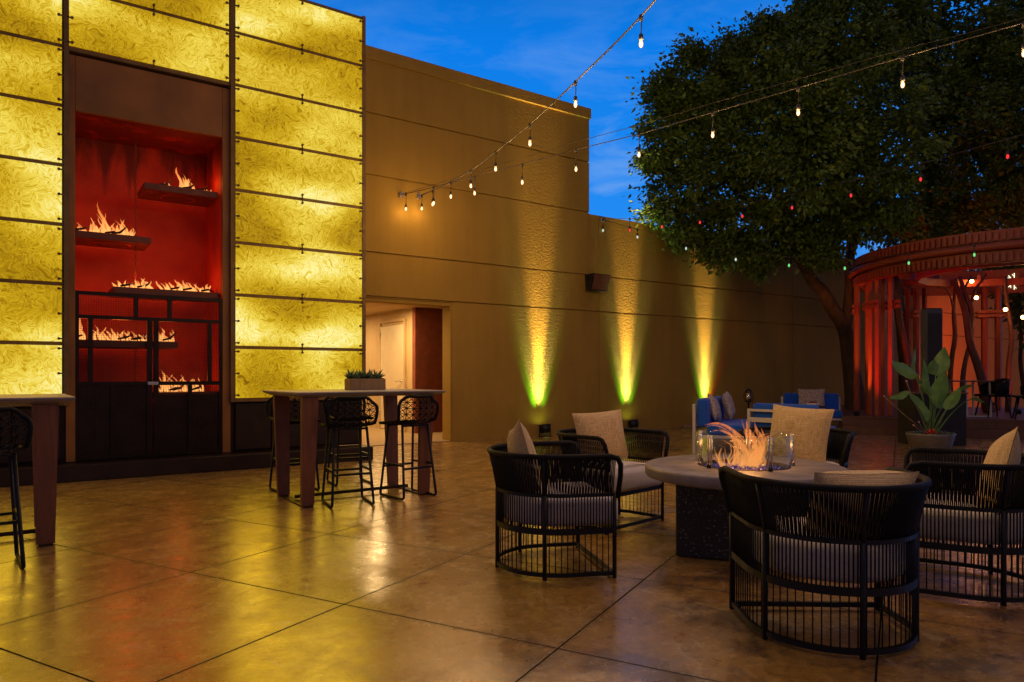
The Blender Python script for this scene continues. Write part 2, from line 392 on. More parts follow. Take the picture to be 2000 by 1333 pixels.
M = {}
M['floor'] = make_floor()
M['stucco'] = make_stucco()
M['stucco_int'] = make_stucco('vestibule_plaster', (.55, .40, .22), .15)
M['redwall'] = simple('oxide_red_paint', (.20, .045, .02), .7, bump=.1)
M['door_paint'] = simple('cream_door_paint', (.66, .55, .38), .45, var=.05, bump=.03)
M['panel'] = make_panel_glass()
M['darkmetal'] = simple('dark_bronze_metal', (.026, .012, .006), .45, .4, var=.4, nscale=3, bump=.1)
M['surround'] = simple('brown_metal_cladding', (.30, .125, .02), .5, .1, var=.3, nscale=1.5, bump=.05)
M['screenmetal'] = simple('blackened_steel', (.018, .008, .005), .4, .6, var=.4, bump=.1)
M['rail'] = simple('bronze_rail', (.20, .115, .03), .5, .2)
M['soot'] = None
def recess_mat():
    t = NT('red_plaster_with_soot'); o = t.obj()
    n = t.noise(t.map(o, (2.6, 2.6, .55)), 1.8, 6, .65, .4)
    sp = t.n('ShaderNodeSeparateXYZ', {'Vector': o})
    up = t.n('ShaderNodeMapRange', {'Value': sp.outputs['Z'], 1: 3.3, 2: 4.3, 3: -.25, 4: .22}).outputs[0]
    s = t.ramp(t.math('ADD', n, up), [(.50, g3(0)), (.68, g3(.85))])
    c = t.ramp(t.noise(o, 2.5, 5), [(.3, (.36, .018, .005)), (.7, (.56, .055, .011))])
    c = t.mix(s, c, (.08, .005, .003))
    return t.done(t.bsdf(Base_Color=c, Roughness=.65, Normal=t.bump(t.noise(o, 30, 4), .2, .005)))
M['recess'] = recess_mat()
M['burner'] = simple('burner_tray_steel', (.16, .045, .022), .5, .3, bump=.1)
M['log'] = simple('charred_log', (.03, .02, .015), .9, bump=.6, bscale=40)
M['fire_wall'] = make_flame('wall_burner_flame', 1.7, 1.0, .32, (1, .47, .13), (1, .15, .012), .80)
M['fire_pit'] = make_flame('fire_pit_flame', 1.2, .95, .38, (1, .42, .11), (1, .14, .010), .36)
M['bar_top'] = simple('satin_grey_steel_top', (.30, .27, .27), .55, 0, var=.2, nscale=3, bump=.05, stretch=(1, 5, 1))
M['bar_leg'] = make_wood('red_brown_bar_leg', (.20, .075, .035), .5)
M['black'] = simple('black_powder_coat', (.006, .006, .008), .45, 0, var=.3, bump=.08, spec=.3)
M['rope'] = simple('black_rope', (.006, .006, .008), .7, 0, var=.35, bump=.3, bscale=200, spec=.22)
M['cushion'] = make_weave('off_white_canvas', (.80, .76, .72), (.66, .62, .58), 160)
M['pillow'] = make_weave('straw_linen', (.80, .62, .32), (.50, .33, .13), 150)
M['concrete_top'] = simple('cast_concrete_top', (.20, .18, .185), .42, 0, var=.25, nscale=7, bump=.12)
M['speckle'] = make_speckle('dark_exposed_aggregate', (.014, .012, .011), (.20, .19, .18))
M['steel'] = simple('brushed_steel', (.62, .58, .52), .28, .9, var=.1, bump=.03)
M['glass'] = make_glass('clear_glass', (.93, .96, .95))
M['blueglass'] = None
def blueglass():
    t = NT('blue_fire_glass'); o = t.obj()
    n = t.noise(o, 60, 2)
    c = t.ramp(n, [(.35, (.015, .02, .22)), (.6, (.06, .10, .75)), (.75, (.5, .5, .9))])
    b = t.bsdf(Base_Color=c, Roughness=.12)
    b.inputs['Specular IOR Level'].default_value = .9
    return t.done(b)
M['blueglass'] = blueglass()
M['blue'] = make_weave('cobalt_outdoor_fabric', (.015, .13, .72), (.010, .09, .55), 170)
M['white_alu'] = simple('pale_aluminium', (.60, .58, .58), .4, .3, var=.06, bump=.03)
M['pat'] = make_patterned('patterned_pillow_cloth', (.50, .42, .36), (.05, .035, .05))
M['timber'] = make_wood('stained_pergola_timber', (.32, .060, .028), .5)
M['deck'] = make_wood('dark_deck_boards', (.14, .06, .03), .45)
M['bark'] = simple('tree_bark', (.07, .04, .024), .9, var=.4, nscale=8, bump=.9, bscale=18, stretch=(1, 1, .3))
M['bare'] = simple('smooth_bare_branch', (.10, .035, .022), .6, var=.3, nscale=5, bump=.3, bscale=20)
M['leaf'] = make_leaf('ficus_leaf', (.014, .030, .004), (.19, .32, .035))
M['leaf2'] = make_leaf('dark_leaf', (.010, .024, .006), (.06, .11, .022))
M['bop'] = make_leaf('broad_plant_leaf', (.12, .30, .07), (.28, .50, .12), .38, .3)
M['succ'] = make_leaf('succulent_leaf', (.06, .12, .06), (.14, .22, .10), .5, .05)
M['redleaf'] = simple('red_bromeliad', (.65, .03, .02), .5)
M['planter_wood'] = make_wood('tan_box_planter', (.30, .19, .08), .6)
M['planter'] = simple('bronze_glazed_planter', (.19, .17, .14), .35, .2, var=.2)
M['soil'] = simple('potting_soil', (.03, .02, .012), .95, bump=.8)
M['slate'] = simple('slate_blue_column', (.045, .05, .075), .5, var=.15, bump=.05)
M['blackbox'] = simple('matt_black_cabinet', (.012, .010, .010), .6, var=.3)
M['spk'] = simple('speaker_grille_brown', (.17, .06, .03), .7, var=.15, bump=.4, bscale=300)
M['cable'] = simple('black_cable', (.035, .028, .02), .6, bump=0)
M['socket'] = simple('black_lamp_holder', (.02, .018, .015), .5, bump=0)
def bulb_mat():
    t = NT('lit_warm_bulb'); f = t.n('ShaderNodeLayerWeight', {'Blend': .5}).outputs['Facing']
    c = t.mix(f, (1, .70, .38), (1, .38, .10))
    return t.done(t.n('ShaderNodeEmission', {'Color': c, 'Strength': t.n('ShaderNodeMapRange', {'Value': f, 1: .0, 2: .9, 3: 3.2, 4: .8}).outputs[0]}))
M['bulb'] = bulb_mat()
M['bulb_red'] = emis('lit_red_bulb', (1, .04, .05), 1.1)
M['bulb_green'] = emis('lit_green_bulb', (.25, 1, .30), .8)
M['bulb_white'] = emis('lit_pale_bulb', (.75, .95, .80), .8)
M['bulb_amber'] = emis('lit_amber_bulb', (1, .45, .12), 30)
M['starlight'] = emis('lit_snowflake', (.95, 1, .65), 2.0)
M['gravel'] = simple('pale_gravel', (.30, .20, .13), .9, var=.5, nscale=30)
M['led_lens'] = emis('lit_uplight_lens', (.75, 1, .15), 6)
M['wire'] = simple('mesh_wire', (.05, .028, .018), .5, .5, bump=0)

# ------------------------------------------------------------------ ground
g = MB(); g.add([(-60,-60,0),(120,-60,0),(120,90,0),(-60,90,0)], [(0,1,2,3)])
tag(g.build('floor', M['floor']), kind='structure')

# ------------------------------------------------------------------ stucco building and its lower wall
WY = 11.2
GZ = [2.55, 3.30, 4.61, 5.66]
XB0, XB1 = 3.0, 9.75
DX0, DX1, DZ = 4.30, 6.42, 2.47
G = .014
b = MB()
def rows(mb, x0, x1, zs, y0=WY, y1=WY+.3):
    for a, c in zip(zs[:-1], zs[1:]):
        mb.box(x0, x1, y0, y1, a + (G if a > 0 else 0), c - (G if c != zs[-1] else 0))
b.box(-9, DX0, WY, WY+.3, 0, GZ[0]-G)
b.box(DX1, XB1, WY, WY+.3, 0, GZ[0]-G)
b.box(DX0, DX1, WY, WY+.3, DZ, GZ[0]-G)
b.box(DX0, DX0, WY, WY, 0, 0) if False else None
rows(b, -9, XB1, GZ + [6.56])
b.box(-9, XB1, WY+.035, WY+.27, GZ[0]-G-.002, 6.4)           # what the grooves are cut into
b.box(XB1-.3, XB1-.002, WY+.3, WY+9, 0, 6.56)
b.box(-9, XB1-.31, WY+.3, WY+9, 6.2, 6.35)
bl = b.build('wall', M['stucco'])
bd = empty('stucco_building', (0,0,0), label='tall tan stucco building with grooved wall and open vestibule doorway', cat='building')
bl.parent = bd
MB().box(-9, XB1+.03, WY-.035, WY+.335, 6.562, 6.78, .01).build('coping', M['stucco'], bd)
# thin trim round the opening
t_ = MB(); t_.box(DX1+.02, DX1+.14, WY-.018, WY-.002, 0, DZ+.06); t_.box(DX0-.14, DX1+.14, WY-.018, WY-.002, DZ+.0605, DZ+.066)
t_.build('door_surround', M['stucco'], bd)
# vestibule
v = MB()
v.box(4.0, 8.2, WY+.302, 17.5, 2.60, 2.68)                    # ceiling
v.box(3.9, 4.2, WY+.302, 17.5, 0, 2.60)
v.box(4.2, 8.3, 17.3, 17.5, 0, 2.60)
v.box(6.62, 6.95, 13.13, 17.3, 0, 2.60)                        # wall with the door
v.build('vestibule_wall', M['stucco_int'], bd)
MB().box(6.622, 8.2, 13.0, 13.128, 0, 2.60).build('red_partition', M['redwall'], bd)
MB().box(4.2, 8.2, WY+.01, 17.3, .004, .012).build('threshold_floor', simple('vestibule_floor', (.42, .30, .17), .35, var=.15), bd)
# the door in that wall
dy0, dy1 = None, None
def YonX(px, X):
    r = (px-CX)/F; d = X/(SN + r*CS); return d*(CS - r*SN)
dy1 = YonX(746, 6.62); dy0 = YonX(791, 6.62)
dd = MB().box(6.585, 6.618, dy0, dy1, .02, 2.28, .004).build('door', M['door_paint'], bd)
fr = MB(); fr.box(6.575, 6.617, dy0-.07, dy0-.005, 0, 2.35); fr.box(6.575, 6.617, dy1+.005, dy1+.07, 0, 2.35); fr.box(6.575, 6.617, dy0-.07, dy1+.07, 2.352, 2.41)
fr.build('frame', M['stucco_int'], dd)
h = MB(); h.tube([(6.585, dy0+.09, 1.08), (6.53, dy0+.09, 1.08), (6.52, dy0+.10, 1.08), (6.52, dy0+.24, 1.075)], .011, 8); h.lathe([(.028, 0), (.028, .01)], 12, (0,0,0))
h.v = [(6.575+z, dy0+.09+x, 1.08+y) if i >= len(h.v)-24 else (x, y, z) for i, (x, y, z) in enumerate(h.v)]
h.build('handle', M['steel'], dd)
for z in (.35, 1.25, 2.05): MB().tube([(6.575, dy1+.002, z), (6.575, dy1+.002, z+.10)], .012, 6).build('hinge', M['steel'], dd)
cl = MB(); cl.lathe([(.09, 0), (.09, .012), (.07, .014)], 20, (4.9, 13.0, 2.583)); cl.build('ceiling_light', emis('lit_downlight', (1, .70, .36), 8), bd)
lamp('AREA', (5.75, 12.9, 2.55), 66, (1, .64, .26), bd, .5)
lamp('AREA', (5.4, 15.4, 2.55), 56, (1, .66, .30), bd, .5)

# lower garden wall going on in the same plane
lw = empty('garden_wall', (0,0,0), label='long lower stucco wall with grooves lit by coloured beams, right of the building', cat='wall')
l = MB()
JX = [XB1+.003, 10.02, 16.9, 23.8, 30.7, 42]
for x0, x1 in zip(JX[:-1], JX[1:]):
    rows(l, x0+(.006 if x0 > 9.8 else 0), x1-.006, [0]+GZ[:2]+[4.58])
l.box(XB1+.003, 42, WY+.035, WY+.27, .002, 4.5)
l.build('wall', M['stucco'], lw)
gs = MB()
for i in range(520):
    x = rnd.uniform(12.5, 21); y = WY - .06 - abs(rnd.gauss(0, .16)); r_ = rnd.uniform(.02, .05)
    gs.sphere((x, y, r_*.5), r_, 6, 4, .7)
tag(gs.build('gravel', M['gravel']), 'strip of small pale stones along the foot of the stucco wall', 'gravel', kind='stuff')

# ------------------------------------------------------------------ backlit glass facade with the fire wall
FY = 9.75
PANEL_W = 5.0
def fx(px): return PY(px, 700, FY).x
def fz(px, py): return PY(px, py, FY).z
fa = empty('glass_facade', (0,0,0), label='tall facade of glowing yellow textured glass panels round a red fire niche', cat='facade')
X0, X1, X2, X3, X4, X5 = fx(-400), fx(122), fx(132), fx(445), fx(455), fx(703)
ZT, ZB = fz(703, 42), fz(703, 776)
NR = 8; RH = (ZT-ZB)/NR
NX0, NX1 = fx(147), fx(432); NZ1 = fz(290, 246); NZ0 = .20
PYF = FY - .09                                       # face of the glass
body = MB()
ZTOP = ZT+.05
body.box(X0-3, NX0-.04, FY, WY-.01, .2, ZTOP-.004)
body.box(NX1+.04, X5+.03, FY, WY-.01, .2, ZTOP-.004)
body.box(NX0-.04, NX1+.04, FY, WY-.01, NZ1+.04, ZTOP-.004)
body.box(NX0-.04, NX1+.04, FY+1.02, WY-.01, .2, NZ1+.04)
body.build('body', M['darkmetal'], fa)
ps = MB(); ps.box(X0-3, X5+.06, FY-.34, FY+.02, 0, .195, .01); ps.build('plinth', M['darkmetal'], fa)
kn = MB()                                             # dark panelled dado under the glass on both sides
x = X4+.02
while x < X5-.3:
    MB().box(x, min(x+.46, X5+.01), FY-.05, FY-.002, .22, ZB-.05, .012).build('dado_panel', M['darkmetal'], fa); x += .47
x = X1-.02
while x > X0-2.5:
    MB().box(x-.46, x, FY-.05, FY-.002, .22, ZB-.05, .012).build('dado_panel', M['darkmetal'], fa); x -= .47
# head panel over the niche and its side strips
hd = MB(); hd.box(X2-.02, NX0-.004, FY-.06, FY-.002, .2, ZT-2*RH-.06, .006); hd.box(NX1+.004, X3+.02, FY-.06, FY-.002, .2, ZT-2*RH-.06, .006)
hd.box(NX0-.0035, NX1+.0035, FY-.06, FY-.003, NZ1+.004, ZT-2*RH-.06, .006)
hd.build('surround_panel', M['surround'], fa)
# glass sheets
def sheet(x0, x1, z0, z1):
    o = MB().box(x0, x1, PYF-.012, PYF, z0, z1, .003).build('glass_panel', M['panel'], fa)
    xs = [x0+.03, (x0+x1)/2, x1-.03]
    pts = [(x, z) for x in xs for z in (z0+.035, z1-.035)] + [(x0+.03, (z0+z1)/2), (x1-.03, (z0+z1)/2)]
    for x, z in pts:
        c = MB()
        c.add([(x+.016*math.cos(a), PYF-.040+k, z+.016*math.sin(a)) for k in (0, .10) for a in [i*math.pi/4 for i in range(8)]],
              [tuple(range(8)), tuple(range(15, 7, -1))] + [(i, (i+1) % 8, 8+(i+1) % 8, 8+i) for i in range(8)][::1], True)
        sx = .05 if x == x0+.03 else (-.05 if x == x1-.03 else 0)
        if sx == 0:
            zz = z0-.03 if z < (z0+z1)/2 else z1+.03
            c.box(x-.008, x+.008, PYF-.03, PYF-.016, min(z, zz), max(z, zz))
        else: c.box(min(x, x-sx), max(x, x-sx), PYF-.03, PYF-.016, z-.008, z+.008)
        c.build('standoff_clip', M['rail'], o)
gp = .022
for i in range(NR):
    z1 = ZT - i*RH - gp; z0 = ZT-(i+1)*RH + gp
    sheet(X4+.01, X5-.012, z0, z1)
    sheet(X0, X1-.01, z0, z1)
    if i < 2: sheet(X2+.01, X3-.01, z0, z1)
    if i < 2: pass
for xa, xb, za, zb in ((X4, X5, ZB, ZT), (X1-2.6, X1, ZB, ZT), (X2, X3, ZT-2*RH, ZT)):   # added area lights, boosting the sheets' own glow on the floor
    ll = lamp('AREA', ((xa+xb)/2, PYF-.06, (za+zb)/2), PANEL_W*(xb-xa)*(zb-za), (1, .56, .012), fa, 1, 'panel_boost_light', (R(-90), 0, 0))
    ll.data.shape = 'RECTANGLE'; ll.data.size = xb-xa; ll.data.size_y = zb-za
rl = MB()
for i in range(NR+1):
    z = ZT-i*RH
    rl.box(X4-.02, X5+.0, PYF+.002, FY-.003, z-.028, z+.028)
    rl.box(X0, X1+.02, PYF+.002, FY-.003, z-.028, z+.028)
    if i < 3: rl.box(X1+.022, X4-.022, PYF+.004, FY-.003, z-.028, z+.028)
rl.build('horizontal_rail', M['rail'], fa)
rv = MB()
for x, za in ((X5+.015, ZB), (X3+.035, ZB), (X1+.035, ZB)):
    rv.box(x-.025, x+.025, PYF-.03, FY-.062, za-.03, ZT+.03)
rv.build('vertical_rail', M['rail'], fa)
# the niche
n_ = MB()
NY1 = FY+1.0
n_.box(NX0-.04, NX0, FY-.002, NY1, NZ0, NZ1); n_.box(NX1, NX1+.04, FY-.002, NY1, NZ0, NZ1)
n_.box(NX0-.04, NX1+.04, NY1, NY1+.018, NZ0, NZ1); n_.box(NX0-.04, NX1+.04, FY-.002, NY1, NZ1+.001, NZ1+.04); n_.box(NX0, NX1, FY+.02, NY1, NZ0, NZ0+.012)
n_.build('fire_niche', M['recess'], fa)
ch = MB()
cxm = fx(272)
for k in range(70):
    z = .9 + k*(NZ1-.95)/70
    ch.tube([(cxm+.012*math.cos(a)*(1 if k % 2 else .3), FY+.35+.012*math.cos(a)*(.3 if k % 2 else 1), z+.03*math.sin(a)) for a in [i*math.pi/3 for i in range(6)]], .004, 4, closed=True)
ch.build('chain', M['burner'], fa)

def tongue(mb, p, h, w, lean, n=9, curl=.0):
    """a tapering lick of flame with a wandering axis"""
    rings = []; ph = rnd.uniform(0, 6.28); tw = rnd.uniform(-1, 1)
    for i in range(n):
        t = i/(n-1)
        r = w*(.55+1.1*t)*(1-t)**.85*1.15 + .0008
        ax = p + Vector((lean[0]*t**1.3 + curl*math.sin(ph+4.2*t)*h*.5*t, lean[1]*t**1.3 + curl*math.cos(ph*1.7+3.4*t)*h*.3*t, h*t))
        rings.append([ax + Vector((r*math.cos(a+tw*t), r*.45*math.sin(a+tw*t), 0)) for a in [k*math.pi/4 for k in range(8)]])
    mb.loft(rings, True)

def fire_shelf(pxa, pxb, pyf, groups, deep=.62, yoff=.06, z=None):
    xa, xb = fx(pxa), fx(pxb); z1 = z if z is not None else PY((pxa+pxb)/2, pyf, FY+yoff).z
    sh = MB(); sh.box(xa, xb, FY+yoff, FY+yoff+deep, z1-.082, z1, .006)
    o = sh.build('burner_shelf', M['burner'], fa)
    rg = MB(); cx_, cy_ = (xa+xb)/2, FY+yoff+deep*.5
    rg.lathe([(.19, 0), (.21, 0), (.21, .006), (.19, .006), (.19, 0)], 28, (cx_, cy_, z1-.089), caps=False); rg.build('gas_inlet_ring', M['recess'], o)
    for (p0, p1, hh) in groups:
        a, b_ = PY(p0, pyf, FY+yoff+.22).x, PY(p1, pyf, FY+yoff+.22).x
        L = abs(b_-a); fl = MB(); n = max(8, int(L/.015))
        for k in range(n):
            t = (k+.5)/n
            env = .40 + .75*abs(noise.noise(Vector((t*3.1+p0, hh*7, 0))))*1.6
            p = Vector((a+(b_-a)*t+rnd.uniform(-.02, .02), FY+yoff+.22+rnd.uniform(-.07, .07), 0))
            tongue(fl, p, hh*1.15*min(env, 1.15)*rnd.uniform(.4, 1.0), rnd.uniform(.012, .030), (rnd.uniform(-.35, .12)*hh, rnd.uniform(-.06, .06)), curl=.35)
        fo = fl.build('flame', M['fire_wall'], o, (0, 0, z1-.005))
        lg = MB()
        for k in range(max(1, int(L/.16))):
            xx = a+(b_-a)*rnd.random()
            lg.tube([(xx-.09, FY+yoff+.13, z1+.025), (xx, FY+yoff+.16, z1+.05), (xx+.09, FY+yoff+.22+rnd.uniform(0, .08), z1+.03+rnd.uniform(0, .12))], [.013, .016, .007], 6)
        lg.build('log', M['log'], o)
        lamp('POINT', ((a+b_)/2, FY+yoff+.24, z1+.16), 7.5*max(L, .18), (1, .15, .02), o, .10)
    return o
fire_shelf(283, 428, 366, [(314, 342, .13), (350, 385, .26), (392, 412, .12)])
fire_shelf(148, 297, 457, [(152, 190, .16), (178, 262, .36)])
fire_shelf(222, 430, 566, [(224, 300, .20), (316, 412, .28)])
fire_shelf(148, 350, 666, [(150, 170, .34), (182, 286, .28), (308, 342, .28)])
fire_shelf(300, 430, 766, [(310, 400, .36)])
# doors of steel frame and wire mesh in front of the lower half
sd = MB()
SY0, SY1 = FY-.045, FY-.010
zr = [fz(290, 580), fz(290, 624), fz(290, 749), NZ0+.03]
for z in zr: sd.box(NX0+.002, NX1-.002, SY0, SY1, z-.022, z+.022)
def vb(px, z0, z1, w=.05): sd.box(fx(px)-w/2, fx(px)+w/2, SY0-.002, SY1+.002, z0, z1)
vb(150, NZ0, zr[0]+.022, .04); vb(430, NZ0, zr[0]+.022, .04)
vb(265, zr[1], zr[0]); vb(330, zr[1], zr[0])
vb(176, zr[2], zr[1]); vb(408, zr[2], zr[1]); vb(220, NZ0, zr[2]); vb(370, NZ0, zr[2])
vb(291, NZ0, zr[1], .055); vb(304, NZ0, zr[1], .055)
so = sd.build('screen_door', M['screenmetal'], fa)
wm = MB(); p = .026
x = NX0+.03
while x < NX1-.02:
    wm.box(x-.0016, x+.0016, FY-.028, FY-.025, NZ0+.03, zr[0]); x += p
z = NZ0+.03
while z < zr[0]:
    wm.box(NX0+.02, NX1-.02, FY-.0245, FY-.0215, z-.0016, z+.0016); z += p
wm.build('wire_mesh', M['wire'], so)
for xa, xb in ((NX0+.02, fx(289)), (fx(306), NX1-.02)):
    MB().box(xa, xb, FY-.018, FY-.012, NZ0+.02, zr[2]-.01 if xa < fx(200) else fz(290, 772)).build('kick_panel', M['screenmetal'], fa)
lt = MB(); lt.box(fx(287), fx(308), SY0-.03, SY0-.004, zr[2]-.02, zr[2]+.02, .004); lt.build('latch', M['steel'], so)

# ------------------------------------------------------------------ bar tables
def bar_table(loc, label):
    """local: x along, y across"""
    r_ = empty('bar_table', loc, 0, label, 'bar table', 'high bar tables')
    L, W = 1.50, 1.10
    top = MB(); rings = []
    def outline(ins, z):
        pts = []
        N = 14
        for (xa, ya), (xb, yb) in (((0,0),(L,0)), ((L,0),(L,W)), ((L,W),(0,W)), ((0,W),(0,0))):
            for k in range(N):
                t = k/N; x_, y_ = xa+(xb-xa)*t, ya+(yb-ya)*t
                wv = .010*math.sin(x_*5+y_*3)+.006*math.sin(x_*13+1)
                dx, dy = x_-L/2, y_-W/2
                sx = (L/2-ins+wv)/(L/2); sy = (W/2-ins+wv)/(W/2)
                pts.append((L/2+dx*sx, W/2+dy*sy, z))
        return pts
    top.loft([outline(.07, 1.012), outline(.015, 1.035), outline(0, 1.052), outline(.004, 1.060)], False)
    top.build('table_top', M['bar_top'], r_)
    for ex, sgn in ((.14, -1), (L-.16, 1)):
        for ey, sy in ((.11, -1), (W-.20, 1)):
            lg = MB(); wt, wb, th = .155, .115, .045
            y0b = ey - .0; spl = .035*sy
            x0 = ex
            vs = []
            for (wd, zz, oy) in ((wb, .012, -spl), (wt, 1.011, spl)):
                vs += [(x0-wd/2, ey+oy-th/2, zz), (x0+wd/2, ey+oy-th/2, zz), (x0+wd/2, ey+oy+th/2, zz), (x0-wd/2, ey+oy+th/2, zz)]
            lg.add(vs, [(0,3,2,1),(4,5,6,7),(0,1,5,4),(1,2,6,5),(2,3,7,6),(3,0,4,7)])
            lg.build('leg', M['bar_leg'], r_)
        bb = MB(); bb.box(ex-.045, ex+.045, .10, W-.19, .002, .012); bb.build('foot_bar', M['darkmetal'], r_)
    st = MB(); st.box(.14, L-.16, W/2-.06, W/2-.035, .030, .06); st.build('stretcher', M['darkmetal'], r_)
    return r_
t1 = bar_table((2.02, 6.27, 0), 'high steel-topped bar table with four stools, carrying the succulent box')
t2 = copy_tree(t1); t2.location = (-1.20, 5.90, 0)
t2['label'] = 'high bar table cut off by the left edge of the photo, nothing on it'

# succulents
bx = empty('succulent_planter', tuple(PG(686, 757, 1.06).to_3d()), R(0), 'tan rectangular box of spiky green succulents standing on the bar table', 'planter')
bx.location = (3.00, 7.05, 1.061)
MB().box(-.20, .20, -.08, .08, 0, .115, .006).build('box', M['planter_wood'], bx)
MB().box(-.185, .185, -.065, .065, .1152, .122).build('soil', M['soil'], bx)
for cx_, mt in ((-.15, 'succ'), (-.06, 'succ'), (.03, 'redleaf2'), (.12, 'succ')):
    if mt == 'redleaf2': mt = 'succ'
    sm = MB()
    for k in range(34):
        a = rnd.uniform(0, 6.28); el = rnd.uniform(.15, 1.35); L = rnd.uniform(.06, .12)
        d = Vector((math.cos(a)*math.cos(el), math.sin(a)*math.cos(el), math.sin(el)))
        s0 = Vector((cx_, rnd.uniform(-.02, .02), .118))
        sm.tube([s0, s0+d*L*.5+Vector((0,0,-.004)), s0+d*L], [.007, .011, .001], 5)
    sm.build('succulent', M[mt], bx)

# ------------------------------------------------------------------ bar stools (woven shell on sled legs)
def stool_shell(u, v):
    # u -1..1 across, v 0..1 from the seat's front edge over the seat and up the back
    sv = 1-abs(u)**2.2
    if v < .5:
        t = v/.5; y = .19-.35*t; z = .735 - .012*sv*math.sin(t*math.pi); x = u*(.205+.012*t)
        z += abs(u)**4*.035*(t**2)
    else:
        t = (v-.5)/.5; a = min(t*2.2, 1)
        y = -.16 - .055*math.sin(min(t*1.6, 1)*math.pi/2) + .055*abs(u)**2*t; z = .735 + .035*abs(u)**4 + .27*t
        x = u*(.217 + .018*math.sin(t*math.pi) - .030*t**3)
        if abs(u) > .55 and t > .55:
            k = (abs(u)-.55)/.45; z -= .075*k**2*(t-.55)/.45
    return Vector((x, y, z))
def make_stool(label):
    r_ = empty('bar_stool', (0,0,0), 0, label, 'bar stool', 'woven bar stools')
    sh = MB(); NU, NV = 12, 18
    P = [[stool_shell(-1+2*i/NU, j/NV) for i in range(NU+1)] for j in range(NV+1)]
    def ed(a, b_): sh.tube([a, b_], .0037, 4)
    for j in range(NV+1):
        for i in range(NU+1):
            p = P[j][i]
            if i < NU and j % 2 == 0: ed(p, P[j][i+1])
            if j < NV and i % 2 == 0: ed(p, P[j+1][i])
            if i < NU and j < NV:
                if (i+j) % 2 == 0: ed(p, P[j+1][i+1])
                else: ed(P[j][i+1], P[j+1][i])
    sh.build('woven_seat', M['rope'], r_)
    rim = [P[0][i] for i in range(NU+1)] + [P[j][NU] for j in range(1, NV+1)] + [P[NV][i] for i in range(NU-1, -1, -1)] + [P[j][0] for j in range(NV-1, 0, -1)]
    rm = MB(); rm.tube(rim, .016, 6, closed=True); rm.build('rim', M['rope'], r_)
    for s in (-1, 1):
        lg = MB()
        pts = [(s*.15, .13, .725), (s*.19, .205, .06), (s*.192, .207, .028), (s*.193, .19, .014), (s*.193, -.19, .014), (s*.192, -.207, .028), (s*.19, -.205, .06), (s*.15, -.12, .725)]
        lg.tube(pts, .0125, 8); lg.build('sled_leg', M['black'], r_)
    ft = MB(); z = .30; k = (z-.06)/(.725-.06); X = .19-.04*k; Y = .205-.075*k
    ft.beam((-X, Y, z), (X, Y, z), .02, .02); ft.beam((-X, -Y, z), (X, -Y, z), .02, .02)
    ft.beam((-X, -Y, z+.03), (-X, Y, z+.03), .016, .02); ft.beam((X, -Y, z+.03), (X, Y, z+.03), .016, .02)
    ft.build('footrest', M['black'], r_)
    uf = MB(); uf.beam((-.15, .12, .715), (.15, .12, .715), .02, .02); uf.beam((-.15, -.12, .715), (.15, -.12, .715), .02, .02); uf.build('seat_frame', M['black'], r_)
    return r_
st0 = make_stool('woven black bar stool at the middle of the bar table, its back to us')
st0.location = (2.53, 6.36, 0); st0.rotation_euler.z = R(-8)
for loc, rz, lab in (
    ((3.19, 6.42, 0), R(8), 'woven black bar stool nearest the bright doorway, on the near side of the bar table'),
    ((2.36, 7.42, 0), R(180), 'woven black bar stool behind the left legs of the bar table, its seat facing out'),
    ((3.02, 7.55, 0), R(174), 'woven black bar stool on the far side of the bar table below the succulent box'),
    ((-.20, 5.55, 0), R(5), 'woven black bar stool cut off at the left edge of the photo')):
    s_ = copy_tree(st0); s_.location = loc; s_.rotation_euler.z = rz; s_['label'] = lab

